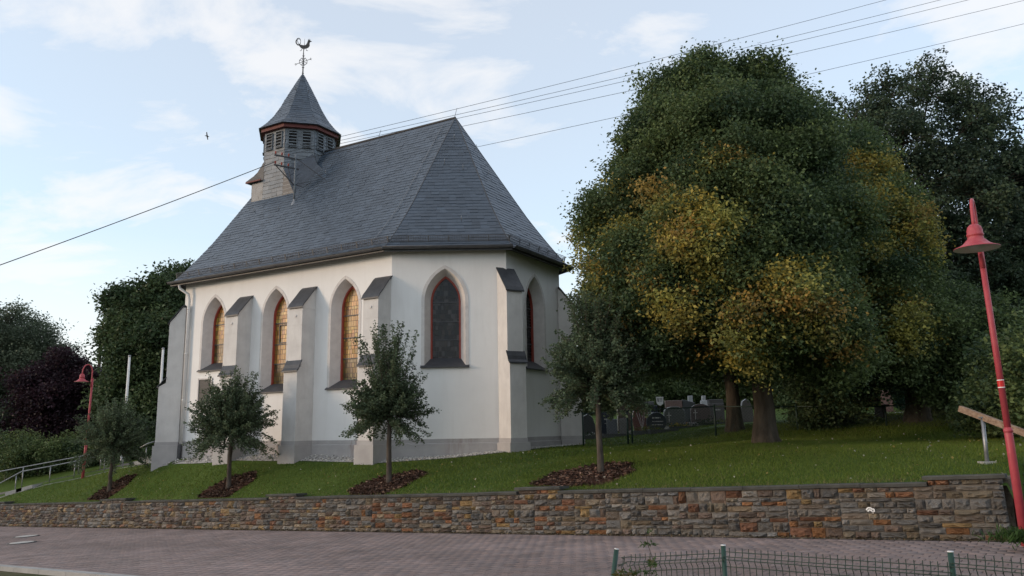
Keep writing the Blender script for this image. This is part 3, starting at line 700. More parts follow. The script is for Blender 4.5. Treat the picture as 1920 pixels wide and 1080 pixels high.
def slates(mb, l, r, expo, wid, base, var, lift=0.009, over=1.45):
    """courses of single slates between two edge lines (both run upwards)"""
    mid = [(a + b) / 2 for a, b in zip(l, r)]
    # height parameter by true slope length on the facet's middle
    cum = [0.0]
    for j in range(len(mid) - 1):
        e = (r[j] - l[j]); e = e.normalized() if e.length > 1e-5 else (r[0] - l[0]).normalized()
        d = mid[j + 1] - mid[j]; d -= e * d.dot(e); cum.append(cum[-1] + d.length)
    def fpar(dist):
        for j in range(len(cum) - 1):
            if dist <= cum[j + 1]: return j + (dist - cum[j]) / (cum[j + 1] - cum[j])
        return len(cum) - 1.0
    n = int(cum[-1] / expo)
    for k in range(n):
        d0 = k * expo; d1 = min(d0 + expo * over, cum[-1])
        f0, f1 = fpar(d0), fpar(d1)
        a0, b0, a1, b1 = lerp_poly(l, f0), lerp_poly(r, f0), lerp_poly(l, f1), lerp_poly(r, f1)
        W0 = (b0 - a0).length
        if W0 < 0.05: continue
        e = (b0 - a0) / W0; up = (a1 - a0) - e * (a1 - a0).dot(e)
        if up.length < 1e-6: continue
        up.normalize(); nrm = up.cross(e)
        if nrm.z < -0.01: nrm = -nrm
        ia, ib = (a1 - a0).dot(e), (b1 - a0).dot(e)           # upper edge's extent along e
        H = (a1 - a0).dot(up)
        x = -rnd.random() * wid
        while x < W0:
            w_ = wid * rnd.uniform(0.82, 1.18); x0, x1 = max(x, 0), min(x + w_, W0)
            if x1 - x0 > 0.03:
                u0, u1 = min(max(x0, ia), ib), min(max(x1, ia), ib)
                sk = rnd.gauss(0, 0.006); lf = lift * rnd.uniform(0.7, 1.5)
                A = a0 + e * (x0 + .002) + nrm * lf + up * sk; B = a0 + e * (x1 - .002) + nrm * lf * rnd.uniform(.8, 1.2) + up * (sk + rnd.gauss(0, .004))
                Cc = a0 + e * u1 + up * H + nrm * 0.0; D = a0 + e * u0 + up * H + nrm * 0.0
                A2 = A - nrm * lf * 0.9; B2 = B - nrm * lf * 0.9
                kk = 1 + rnd.gauss(0, var); col = tuple(max(0.004, c * kk) for c in base)
                mb.add([A, B, Cc, D, A2, B2], [(0, 1, 2, 3), (4, 5, 1, 0)], col)
            x += w_
for i in (0, 1, 2, 3):
    s_ = MB(); l, r = facet_lines(i); slates(s_, l, r, 0.155, 0.26, (0.058, 0.078, 0.106), 0.085, 0.013)
    s_.build('slates', M['slate'], roof, kind='stuff')
rc = MB()
ridge_pts = [(RW[0], 0, RZ + .0), (APX[0], 0, RZ + .0)]
rc.tube(ridge_pts, 0.045, 8)
rc.build('ridge_capping', M['slate_clad'], roof) if False else rc.build('ridge_capping', M['lead'], roof)
for i in (1, 2, 3, 4):
    l, r = facet_lines(i); m = MB(); m.tube([p + Vector((0, 0, .0)) for p in l], 0.022, 6); m.build('hip_edge', M['lead'], roof)
# fascia and gutters
for i in range(6):
    a, b = Vector((*EA[i], 0)), Vector((*EA[(i + 1) % 6], 0)); d = (b - a).normalized(); out = Vector((d.y, -d.x, 0))
    if out.dot((a + b) / 2 - Vector((6, 0, 0))) < 0: out = -out
    m = MB(); m.bar(a + Vector((0, 0, 5.585)), b + Vector((0, 0, 5.585)), 0.03, 0.11); m.build('fascia', M['lead'], roof)
    if i in (0, 1, 2, 3):
        g = MB(); n = 9; ring_ = []
        for e_ in (a, b):
            ext = d * (0.03 if e_ is b else -0.03)
            for k in range(n):
                t = math.pi * k / (n - 1); ring_.append(e_ + ext + out * (0.085 + 0.075 * math.cos(t)) + Vector((0, 0, 5.66 - 0.08 * math.sin(t))))
        g.add(ring_, [(k, k + 1, n + k + 1, n + k) for k in range(n - 1)])
        for k in (0, n - 1): g.tube([ring_[k], ring_[n + k]], 0.011, 6)
        g.build('gutter', M['gutter'], roof, smooth=True)
# snow guard: posts and wire lattice standing on the eaves courses
def snow_guard(i, u0=0.0, u1=1.0):
    l, r = facet_lines(i); a = lerp_poly(l, 1.1); b = lerp_poly(r, 1.1); L_ = (b - a).length; d = (b - a).normalized()
    out = Vector((d.y, -d.x, 0)); 
    if out.dot((a + b) / 2 - Vector((6, 0, a.z))) < 0: out = -out
    up = (Vector((0, 0, 1)) + out * 0.25).normalized() * 0.21
    m = MB(); n = max(2, int(L_ / 0.62))
    for k in range(n + 1):
        p = a + d * (L_ * k / n); m.bar(p, p + up, 0.03, 0.012, up=out); m.tube([p + up * .8, p - out * 0.16 + Vector((0, 0, .05))], 0.009, 4)
    for h in (0.12, 0.34, 0.56, 0.78, 1.0): m.tube([a + up * h, b + up * h], 0.007 if h < 1 else 0.011, 4)
    nv = int(L_ / 0.075)
    for k in range(nv): p = a + d * (L_ * (k + .5) / nv); m.bar(p + up * .1, p + up, 0.007, 0.007)
    m.build('snow_guard', M['gutter'], roof)
for i in (0, 1, 2, 3): snow_guard(i)
# roof hooks, lightning wire, lightning rods
def on_roof(i, x, f, off=0.0):
    l, r = facet_lines(i); a, b = lerp_poly(l, f), lerp_poly(r, f); p = a.lerp(b, x); e = (r[0] - l[0]).normalized(); up = (l[-1] - l[-2]); up -= e * up.dot(e); nn = up.cross(e).normalized()
    if nn.z < 0: nn = -nn
    return p + nn * off, nn
for i, x, f in ((0, .28, 6.25), (0, .62, 6.35), (0, .83, 6.2), (0, .42, 6.62), (0, .75, 6.6), (0, .12, 6.3), (1, .3, 6.42), (1, .72, 6.35), (1, .5, 6.72), (2, .4, 6.35), (2, .6, 6.65), (0, .2, 6.5), (1, .62, 4.2)):
    p, nn = on_roof(i, x, f, 0.01); m = MB(); m.tube([p, p + nn * .07, p + nn * .10 + Vector((0, 0, .05)), p + nn * .07 + Vector((0, 0, .13))], 0.011, 5); m.build('roof_hook', M['zinc'], roof)
lw = MB(); l, r = facet_lines(0)
lw.tube([on_roof(0, .955 - .03 * (1 - j / 14), 1.2 + (6.93 - 1.2) * j / 14, 0.05)[0] for j in range(15)], 0.009, 5)
lw.build('lightning_wire', M['zinc'], roof)
for p, h in (((3.25, 0, RZ), .36), ((6.9, 0, RZ), .3)):
    m = MB(); m.tube([p, (p[0] - .12, p[1], p[2] + h)], 0.008, 5); m.build('lightning_rod', M['iron'], roof)

# ---- bell turret
TU = 11.2; TA = 1.40
def octa(a, z):
    r = a / math.cos(R(22.5)); return [Vector((TU + r * math.cos(R(22.5 + 45 * k)), r * math.sin(R(22.5 + 45 * k)), z)) for k in range(8)]
tm = MB(); a, b = octa(TA - .03, 8.3), octa(TA - .03, 12.35)
tm.add(a + b, [(k, (k + 1) % 8, 8 + (k + 1) % 8, 8 + k) for k in range(8)] + [tuple(range(8, 16))])
tm.box(10.64, 12.44, -TA + .03, TA - .03, 8.3, 10.28)
turret = tm.build('bell_turret', M['lead'], church)
cl = MB(); A, B = octa(TA, 8.9), octa(TA, 12.25)
cols_ = (0.150, 0.172, 0.195)
for k in range(8):
    j = (k + 1) % 8; slates(cl, [A[j], B[j]], [A[k], B[k]], 0.165, 0.34, cols_, 0.09, 0.016, 1.25)
for l, r in (([Vector((12.47, TA, 8.9)), Vector((12.47, TA, 10.3))], [Vector((10.62, TA, 8.9)), Vector((10.62, TA, 10.3))]),
             ([Vector((12.47, -TA, 8.9)), Vector((12.47, -TA, 10.3))], [Vector((12.47, TA, 8.9)), Vector((12.47, TA, 10.3))])):
    slates(cl, l, r, 0.165, 0.40, cols_, 0.09, 0.016, 1.25)
cl.build('slate_cladding', M['slate_clad'], turret, kind='stuff')
# swept valley where the octagon meets the ridge roof
sv = MB(); vl = [Vector((9.86, TA + .01, 9.05)), Vector((10.16, TA + .01, 9.62)), Vector((10.66, TA + .01, 10.5))]; vr = [Vector((9.15, .70, 10.38)), Vector((9.5, .66, 10.62)), Vector((9.80, .56, 11.2))]
sv.add(vl + vr + [Vector((10.66, TA + .01, 9.0))], [(0, 1, 4, 3), (1, 2, 5, 4), (0, 6, 2, 1)]); sv.build('valley', M['lead'], turret)
sv = MB(); slates(sv, vl, vr, .14, .2, (0.05, 0.064, 0.086), .10, .012); sv.build('slates', M['slate'], turret, kind='stuff')
sv = MB(); slates(sv, [Vector((10.66, TA + .012, 9.05)), Vector((10.66, TA + .012, 10.45))], [Vector((9.88, TA + .012, 9.05)), Vector((10.62, TA + .012, 10.45))], 0.165, 0.4, (0.150, 0.172, 0.195), 0.09, 0.016, 1.25); sv.build('slate_cladding', M['slate_clad'], turret, kind='stuff')
# pent roof west of the octagon
pr = MB(); lo = [(12.66, TA + .14, 10.22), (12.66, -TA - .14, 10.22)]; hi = [(11.75, TA + .02, 10.98), (11.75, -TA - .02, 10.98)]; md = [(12.15, TA + .06, 10.48), (12.15, -TA - .06, 10.48)]
pr.add([*lo, *md, *hi, (11.75, TA + .02, 10.2), (11.75, -TA - .02, 10.2), (12.66, TA + .14, 10.15), (12.66, -TA - .14, 10.15)],
       [(0, 1, 3, 2), (2, 3, 5, 4), (0, 2, 4, 6), (1, 7, 5, 3), (0, 6, 8), (1, 9, 7), (0, 8, 9, 1), (6, 7, 9, 8)])
pr.build('pent_roof', M['lead'], turret)
ps = MB(); V = Vector; slates(ps, [V(lo[1]), V(md[1]), V(hi[1])], [V(lo[0]), V(md[0]), V(hi[0])], .15, .26, (0.058, 0.078, 0.106), .09); ps.build('slates', M['slate'], turret, kind='stuff')
fp = MB(); fp.bar((11.8, TA + .13, 10.18), (12.68, TA + .13, 10.18), .03, .06); fp.build('pent_fascia', M['fascia_red'], turret)
# louvres: two in each face
for k in range(8):
    c = (A[k] + A[(k + 1) % 8]) / 2; n_ = Vector((c.x - TU, c.y, 0)).normalized(); e_ = Vector((-n_.y, n_.x, 0)); base = Vector((TU, 0, 0)) + n_ * TA
    for sx in (-1, 1):
        cx = sx * 0.275
        def Q(x, z, d): return base + e_ * (cx + x) + n_ * d + Vector((0, 0, z))
        m = MB(); m.add([Q(-.155, 11.42, .019), Q(.155, 11.42, .019), Q(.155, 12.06, .019), Q(-.155, 12.06, .019)], [(0, 1, 2, 3)]); m.build('louvre_shade_panel', M['louvre_dark'], turret)  # flat dark panel on the face, the opening's shade put into its colour
        m = MB()
        for z in (11.50, 11.63, 11.76, 11.89, 12.02): m.add([Q(-.155, z, .024), Q(.155, z, .024), Q(.155, z - .045, .06), Q(-.155, z - .045, .06), Q(-.155, z + .012, .024), Q(.155, z + .012, .024), Q(.155, z - .03, .062), Q(-.155, z - .03, .062)],
              [(0, 1, 2, 3), (7, 6, 5, 4), (3, 2, 6, 7), (0, 3, 7, 4), (1, 5, 6, 2), (0, 4, 5, 1)])
        for x in (-.165, .165): m.bar(Q(x, 11.40, .035), Q(x, 12.09, .035), .02, .05, up=n_)
        m.bar(Q(-.175, 11.40, .05), Q(.175, 11.40, .05), .09, .022); m.bar(Q(-.175, 12.09, .04), Q(.175, 12.09, .04), .07, .022)
        m.build('louvre', M['louvre'], turret)
# red fascia ring and flared spire
m = MB(); o0, o1, i0 = octa(1.56, 12.20), octa(1.56, 12.40), octa(1.38, 12.20)
m.add(o0 + o1 + i0, [(k, (k + 1) % 8, 8 + (k + 1) % 8, 8 + k) for k in range(8)] + [(16 + k, 16 + (k + 1) % 8, (k + 1) % 8, k) for k in range(8)]); m.build('fascia', M['fascia_red'], turret)
SP = [(1.66, 12.36), (1.40, 12.62), (1.12, 13.00), (0.86, 13.48), (0.62, 14.02), (0.36, 14.58), (0.03, 15.26)]
rings = [octa(a, z - .02) for a, z in SP]; m = MB(); vs = [p for r in rings for p in r]
m.add(vs, [(j * 8 + k, j * 8 + (k + 1) % 8, j * 8 + 8 + (k + 1) % 8, j * 8 + 8 + k) for j in range(len(SP) - 1) for k in range(8)] + [tuple(range(7, -1, -1))]); m.build('spire', M['lead'], turret)
m = MB(); rings = [octa(a, z) for a, z in SP]
for k in range(8):
    j = (k + 1) % 8; slates(m, [r[j] for r in rings], [r[k] for r in rings], .13, .21, (0.062, 0.082, 0.11), .10, .011)
m.build('slates', M['slate'], turret, kind='stuff')
for k, f in ((0, 4.0), (2, 4.4), (3, 4.2), (6, 4.1)):
    p = rings[4][k].lerp(rings[5][k], f - 4); o_ = (p - Vector((TU, 0, p.z))).normalized(); m = MB(); m.tube([p, p + o_ * .1, p + o_ * .13 + Vector((0, 0, .1)), p + o_ * .06 + Vector((0, 0, .13))], .011, 5); m.build('roof_hook', M['iron'], turret)

# ---- weathercock on the spire
wc = MB(); wc.tube([(TU, 0, 15.1), (TU, 0, 16.45)], [.03, .016], 8)
for z, r_ in ((15.30, .05), (15.56, .045), (16.10, .045), (16.2, .03)): wc.lathe([(0, z - r_), (r_, z), (0, z + r_)], 10, (TU, 0, 0))
vane = wc.build('weathervane', M['iron'], church)
def vp(x, z): return Vector((TU, 0, 0)) + Vector((-0.863, -0.505, 0)) * x + Vector((0, 0, z))     # vane plane
cr = MB(); n = 18
cr.tube([vp(.17 * math.cos(2 * math.pi * k / n), 15.84 + .17 * math.sin(2 * math.pi * k / n)) for k in range(n + 1)], .012, 5, False)
for k in range(4):
    t = math.pi * k / 4 + R(20); L_ = .31 if k == 0 else .2
    cr.tube([vp(-L_ * math.cos(t), 15.84 - L_ * math.sin(t)), vp(L_ * math.cos(t), 15.84 + L_ * math.sin(t))], .011, 5)
    if k == 0:
        for s_ in (-1, 1):
            q = Vector((s_ * .31 * math.cos(t), s_ * .31 * math.sin(t)))
            for w_ in (-.8, 0, .8): cr.tube([vp(q.x, 15.84 + q.y), vp(q.x + s_ * .09 * math.cos(t + w_), 15.84 + q.y + s_ * .09 * math.sin(t + w_))], [.014, .004], 5)
for zz in (15.56, 16.10):
    for w_ in (-1, 1): cr.tube([vp(0, zz), vp(.07 * w_, zz + .03)], [.012, .004], 5)
cr.build('wheel_cross', M['iron'], vane)
rk = MB()
outl = [(-.30, .30), (-.36, .44), (-.33, .56), (-.23, .60), (-.13, .55), (-.10, .44), (-.14, .33), (-.10, .27), (.02, .24), (.10, .27), (.15, .36), (.17, .45), (.22, .50), (.27, .46), (.33, .42), (.27, .40), (.25, .33), (.26, .22), (.20, .13), (.10, .09), (-.02, .08), (-.12, .12), (-.20, .22)]
body = [(-.20, .22), (-.24, .32), (-.12, .27), (.02, .24), (.10, .27), (.15, .36), (.17, .45), (.22, .50), (.28, .46), (.35, .42), (.27, .40), (.25, .33), (.26, .22), (.20, .13), (.10, .09), (-.02, .08), (-.12, .12)]
dpt = Vector((0.505, -0.863, 0)) * .012
def slabpoly(poly):
    tr = tessellate_polygon([[Vector((x, z, 0)) for x, z in poly]]); n = len(poly)
    rk.add([vp(x, 16.36 + z) + dpt for x, z in poly] + [vp(x, 16.36 + z) - dpt for x, z in poly], [tuple(t) for t in tr] + [tuple(i + n for i in reversed(t)) for t in tr] + [(i, (i + 1) % n, n + (i + 1) % n, n + i) for i in range(n)])
slabpoly(body)
for a_, r_ in ((.0, .16), (.5, .13), (-.35, .12)):                     # openwork tail feathers
    cx_, cz_ = -.24, .42
    rk.tube([vp(cx_ + .10 * math.cos(t) * (1 + a_ * .2) - .02 * a_, 16.36 + cz_ + r_ * math.sin(t) * 1.1) for t in [k * math.pi * 2 / 14 for k in range(15)]], .011, 5, False)
rk.tube([vp(-.20, 16.60), vp(-.30, 16.86)], .012, 5)
for x in (-.06, .10): rk.tube([vp(x, 16.46), vp(x + (.02 if x > 0 else -.05), 16.36), vp(x + (.09 if x > 0 else -.1), 16.35)], .012, 5)
rk.tube([vp(.02, 16.4), vp(.03, 16.92)], [.016, .004], 6)
for dx in (0, .035, .07): rk.tube([vp(.19 + dx, 16.84), vp(.185 + dx, 16.91)], [.014, .004], 5)
rk.build('rooster', M['iron'], vane)

# ------------------------------------------------------------------ vegetation
def unit(v): return v / np.maximum(np.linalg.norm(v, axis=-1, keepdims=True), 1e-9)
def leaves(name, P, size, cols, parent, droop=0.35, aspect=0.62, face=None, face_amt=0.0, m='leaf'):
    """one pointed leaf (a folded rhomb of two faces would be dearer: one quad) at every point"""
    n = len(P); d = unit(rng.normal(size=(n, 3)) * [1, 1, .6] + [0, 0, -droop])
    nn = unit(rng.normal(size=(n, 3)) + [0, 0, 0.7])
    if face is not None: nn = unit(nn + face * face_amt)
    side = unit(np.cross(d, nn)); s = (size * rng.uniform(.65, 1.25, n))[:, None]
    bend = np.cross(side, d) * s * 0.12
    v = np.stack([P, P + d * s * .45 + side * s * aspect * .5 + bend, P + d * s, P + d * s * .45 - side * s * aspect * .5 + bend], 1).reshape(-1, 3)
    q = np.arange(4 * n).reshape(-1, 4)
    return link_mesh(name, np_mesh(name, v, q, M[m], cols), parent)
G_DARK = np.array((0.054, 0.088, 0.042)); G_MID = np.array((0.122, 0.165, 0.062)); G_LITE = np.array((0.07, 0.11, 0.03))
Y_A = np.array((0.50, 0.37, 0.07)); Y_B = np.array((0.44, 0.26, 0.065)); Y_C = np.array((0.38, 0.34, 0.075))
def limb(m, a, b, r0, r1, bow=0.12, n=6, sides=7):
    a = Vector(a); b = Vector(b); L_ = (b - a).length; o = Vector((rnd.gauss(0, 1), rnd.gauss(0, 1), abs(rnd.gauss(0, .6)) + .5)) * L_ * bow
    pts = []
    for i in range(n + 1):
        t = i / n; pts.append(a.lerp(b, t) + o * (4 * t * (1 - t)) * .5 + Vector((rnd.gauss(0, 1), rnd.gauss(0, 1), rnd.gauss(0, .5))) * L_ * .012 * (0 < i < n))
    m.tube(pts, [r0 + (r1 - r0) * (i / n) ** .8 for i in range(n + 1)], sides); return pts
def tree(name, label, cat, base, trunk_r, fork_z, lobes, leaf=0.10, per=150, cl=26, spread=.34, green=(G_DARK, G_MID), group=None, lean=(0, 0), limbs=True, autumn=(Y_A, Y_A, Y_C, Y_C, Y_B), droop=.4, shell=(.70, 1.06), solid=0.15, core_fill=True):
    """lobes: (centre, radius, share of turned leaves); each lobe's shell is filled with clumps of leaves"""
    base = Vector(base); root = empty(name, base); tag(root, label, cat, group)
    tm = MB(); top = Vector((lean[0], lean[1], fork_z)); z0 = -0.25
    tp = []; nseg = 9
    for i in range(nseg + 1):
        t = i / nseg; tp.append(Vector((lean[0] * t, lean[1] * t, z0 + (fork_z - z0) * t)) + Vector((rnd.gauss(0, 1), rnd.gauss(0, 1), 0)) * trunk_r * .08)
    tm.tube(tp, [trunk_r * (1.0 + .75 * math.exp(-t * nseg * .9)) * (1 - .28 * t) for t in [i / nseg for i in range(nseg + 1)]], 14)
    tm.build('trunk', M['bark'], root, smooth=True)
    br = MB(); P, Cc = [], []
    for c, r_, ye in lobes:
        c = Vector(c) - base
        if limbs: limb(br, top + Vector((0, 0, rnd.uniform(-.6, .3))) * min(1, fork_z / 3), c, trunk_r * rnd.uniform(.25, .42), .03)
        rr = np.array(r_ if hasattr(r_, '__len__') else (r_, r_, r_ * .92)); rm = float(rr.prod() ** (1 / 3))
        # boughs: smaller leafy clumps spread over the lobe, each with its own tone and its own stage of turning
        ns = max(5, int(19 * rm ** 1.2)); bd = unit(rng.normal(size=(ns, 3)) + [0, 0, .15]); bc = np.array(c) + bd * (rng.uniform(.45, 1.08, ns))[:, None] * rr
        bc = np.concatenate([bc, [np.array(c)]]); bs = np.concatenate([rng.uniform(.22, .52, ns) * rm ** .8, [rm * .60]])
        for bi in range(ns + (1 if core_fill else 0)):
            n = max(4, int(per * .62 * bs[bi] ** 2 * (2.0 if bi < ns else 1.5))); core = bi == ns
            d = unit(rng.normal(size=(n, 3))); rad = rng.uniform(shell[0], shell[1], n); k = rng.random(n) < solid; rad[k] = rng.uniform(.2, .75, k.sum())
            k = rng.random(n) < .16; rad[k] += rng.exponential(.30, k.sum())
            cc = bc[bi] + d * (rad * bs[bi])[:, None] * np.array((1.08, 1.08, .82))
            if limbs:
                limb(br, c, bc[bi], .03, .008, .1, 4, 4)
                for _ in range(2): limb(br, bc[bi], cc[rng.integers(n)], .010, .003, .1, 3, 3)
            turned = 0.0 if core else (rng.random() < ye * 1.3) * rng.uniform(.55, 1.0)
            tone = np.clip(rng.uniform(-.25, 1.15) * .85 + rng.uniform(-.1, .3, n), -.35, 1.2)
            base_c = green[0] + (green[1] - green[0]) * tone[:, None]
            yc = autumn[rng.integers(len(autumn))]; yw = np.clip(turned * (.72 + .6 * (d @ np.array((-.35, -.75, .35)))), 0, 1) * rng.uniform(.6, 1, n)
            base_c = base_c * (1 - yw[:, None]) + yc * yw[:, None]
            pts = cc[:, None, :] + rng.normal(size=(n, cl, 3)) * np.array((1, 1, .7)) * spread * .5
            col = base_c[:, None, :] * rng.uniform(.7, 1.35, (n, cl, 1))
            P.append(pts.reshape(-1, 3)); Cc.append(col.reshape(-1, 3))
    leaves('crown', np.concatenate(P), leaf, np.concatenate(Cc), root, droop)
    if br.v: br.build('branches', M['bark'], root, smooth=True)
    return root
def lob(lst, k=1.0): return [(at(px, py, Y), r_ * k, ye) for px, py, Y, r_, ye in lst]

# big linden turning yellow
B1 = Vector((6.38, 20.0, 0)); B1.z = ground(B1.x, B1.y)
tree('linden_tree', 'tallest linden tree with dark green and yellowing leaves beside the church', 'tree', B1, 0.27, 3.0, lob([
    (1250, 170, 20.4, .7, 0.00), (1290, 170, 19.6, .7, 0.00), (1425, 140, 20.3, .6, 0.00), (1470, 190, 20.2, .7, 0.00), (1215, 215, 20.3, .55, 0.00), (1285, 260, 19, 1.0, 0.02), (1380, 230, 18.9, 1.1, 0.02), (1510, 270, 19.8, .9, 0.00), (1190, 310, 20, .7, 0.01), (1370, 330, 18, 1.1, 0.03), (1450, 420, 17.4, 1.1, 0.05), (1120, 385, 20.5, .5, 0.02), (1280, 530, 17.6, .9, .1), (1275, 388, 16.7, .50, 1), (1322, 452, 16.1, .60, 1), (1240, 560, 16.9, .42, 1), (1280, 585, 16.5, .45, 1), (1168, 445, 18.4, .42, 1), (1150, 510, 18.4, .40, 1), (1395, 602, 15.8, .45, 1), (1480, 552, 15.8, .52, 1), (1432, 628, 16.2, .38, 1), (1345, 318, 17.2, .34, 1), (1545, 598, 16.2, .42, 1), (1215, 500, 17.2, .34, 1), (1535, 500, 16.8, .36, 1), (1390, 440, 16.3, .32, 1),
    (1305, 140, 20, 0.78, 0.00), (1370, 135, 20.3, 0.78, 0.00), (1340, 205, 19.4, 0.98, 0.01), (1425, 205, 20, 0.98, 0.00), (1285, 215, 20, 0.76, 0.00), (1245, 262, 20, 0.82, 0.00), (1470, 250, 20, 0.87, 0.00), (1330, 280, 18.6, 1.31, 0.02), (1430, 280, 19, 1.31, 0.00),
    (1250, 320, 19.5, 1.12, 0.03), (1215, 395, 19.5, 1.08, 0.07), (1150, 420, 20.5, 0.98, 0.04), (1290, 395, 17.8, 1.08, 0.14), (1400, 385, 17.8, 1.31, 0.05), (1490, 345, 18.6, 1.31, 0.00), (1165, 495, 19.5, 1.04, 0.17), (1235, 490, 18.2, 1.12, 0.09),
    (1325, 470, 17.2, 1.04, 0.20), (1420, 500, 17, 1.22, 0.05), (1160, 580, 19.5, 1.04, 0.16), (1225, 590, 18, 1.04, 0.16), (1310, 580, 17.4, 1.04, 0.07), (1400, 605, 16.8, 0.94, 0.23), (1480, 560, 16.9, 1.04, 0.20), (1540, 600, 17.2, 0.94, 0.14),
    (1190, 640, 19.8, 0.98, 0.05), (1270, 645, 18.8, 1.04, 0.05), (1360, 645, 18.2, 0.94, 0.04), (1460, 640, 18.2, 0.94, 0.03), (1550, 645, 18.4, 0.94, 0.02), (1520, 450, 18.2, 1.22, 0.06),
    (1350, 400, 22, 1.87, 0.00), (1400, 550, 22.3, 1.87, 0.00), (1310, 290, 21.8, 1.50, 0.00), (1250, 520, 22, 1.50, 0.01), (1470, 450, 22.3, 1.78, 0.00)]), leaf=0.092, per=190, cl=26, spread=.36)
# linden behind it, by the cemetery fence
B2 = Vector((6.99, 25.0, 0)); B2.z = ground(B2.x, B2.y)
tree('linden_tree', 'dark linden trunk and crown standing behind the tallest linden at the cemetery fence', 'tree', B2, 0.23, 3.2, lob([
    (1250, 620, 25, 1.4, .03), (1340, 590, 26, 1.9, 0), (1440, 600, 25.5, 1.8, 0), (1300, 480, 26, 2.0, .0), (1420, 430, 26, 2.0, 0), (1180, 600, 25.5, 1.3, .1), (1520, 560, 26, 1.9, 0), (1210, 650, 25, 1.0, .05), (1500, 660, 26, 1.2, 0), (1400, 650, 26, 1.0, 0)]), leaf=0.12, per=95, cl=24, spread=.4)
# linden on the right, strongly turned
B3 = Vector((11.83, 23.0, 0)); B3.z = ground(B3.x, B3.y)
tree('linden_tree', 'golden yellow linden tree right of the tallest linden, bench at its foot', 'tree', B3, 0.30, 2.9, lob([
    (1560, 290, 23, 1.2, 0.06), (1555, 425, 19.9, .55, 1), (1585, 335, 20.8, .45, 1), (1645, 372, 20.6, .55, 1), (1692, 425, 20.9, .55, 1), (1700, 618, 20.0, .58, 1), (1625, 478, 20.0, .45, 1), (1665, 560, 20.4, .38, 1), (1600, 560, 19.9, .36, 1), (1720, 480, 21.2, .36, 1), (1610, 345, 22, 1.2, 0.21), (1565, 420, 21, 1.2, 0.27), (1645, 420, 21.8, 1.2, 0.27), (1695, 460, 22, .95, 0.36), (1600, 520, 21, 1.3, 0.15), (1690, 540, 22, 1.05, 0.18), (1700, 620, 21, .95, 0.36),
    (1640, 620, 21.4, 1.2, 0.12), (1750, 680, 22, .9, 0.15), (1685, 685, 21.4, .8, 0.18), (1600, 640, 22, 1.2, 0.06), (1640, 480, 24, 1.8, 0.03), (1620, 600, 25, 2.0, 0.00), (1720, 620, 25, 1.7, 0.03), (1560, 680, 23, 1.2, 0.02)]), leaf=0.098, per=160, cl=26, spread=.36)
# tall ash behind on the right
GA = (np.array((0.040, 0.064, 0.044)), np.array((0.078, 0.112, 0.062)))
B4 = gp(17.5, 32.5)
tree('ash_tree', 'tall airy dark green ash tree behind the golden linden, sky showing through', 'tree', B4, 0.32, 5.0, lob([
    (1600, 230, 33, 1.6, .01), (1660, 195, 33, 1.5, 0), (1740, 175, 33, 1.6, 0), (1820, 205, 33, 1.6, 0), (1585, 300, 33, 1.6, .01), (1690, 270, 32, 1.9, 0), (1790, 280, 32.5, 2.0, 0), (1860, 270, 33, 1.6, 0),
    (1690, 360, 32, 2.2, 0), (1800, 370, 32, 2.2, 0), (1870, 350, 33, 1.8, 0), (1740, 450, 32, 2.3, 0), (1830, 460, 32, 2.0, 0), (1720, 540, 32, 2.2, 0)]), leaf=0.15, per=17, cl=20, spread=.32, green=GA, shell=(.5, 1.1), solid=.3, core_fill=False)
B5 = gp(23.0, 34.0)
tree('ash_tree', 'dark ash tree cut by the right edge of the view, behind the red lamp', 'tree', B5, 0.26, 4.0, lob([
    (1900, 360, 34, 1.8, 0), (1950, 330, 34, 2, 0), (1910, 440, 34, 1.9, 0), (1860, 520, 33, 1.7, 0), (1960, 470, 34, 2.3, 0), (1900, 560, 33, 1.8, 0), (2030, 400, 34, 2.5, 0)]), leaf=0.15, per=28, cl=20, spread=.34, green=GA, shell=(.5, 1.1), solid=.3, core_fill=False)
# dark trees closing the cemetery behind
for k, (px, Y, h, label) in enumerate(((1120, 55, 3.6, 'dark evergreen tree behind the graves, nearest the church'), (1230, 58, 4.0, 'dark tree behind the white cemetery sign'), (1340, 56, 4.0, 'dark tree in the back of the cemetery behind the lindens'),
                                       (1450, 52, 4.2, 'dark tree between the two linden trunks at the back of the cemetery'), (1560, 48, 4.0, 'dark tree behind the bench'), (1680, 46, 4.2, 'dark tree at the back behind the golden linden'), (1800, 42, 4.2, 'dark tree behind the red lamp at the far right'), (1930, 40, 4.0, 'dark tree at the back, cut by the right edge of the view'))):
    c = at(px, 700, Y); b = gp(c.x, c.y)
    tree('backdrop_tree', label, 'tree', b, .25, 1.8, [(b + Vector((rnd.uniform(-1, 1), rnd.uniform(-1, 1), h * .55)), (2.4, 2, h * .6), .0), (b + Vector((1.6, 0, h * .4)), (1.9, 1.7, h * .45), .02), (b + Vector((-1.7, .4, h * .4)), (1.9, 1.7, h * .45), .02), (b + Vector((0, 0, h * .95)), (1.6, 1.5, h * .35), .0)],
         leaf=.2, per=85, cl=14, spread=.6, group='dark trees closing the cemetery', limbs=False)
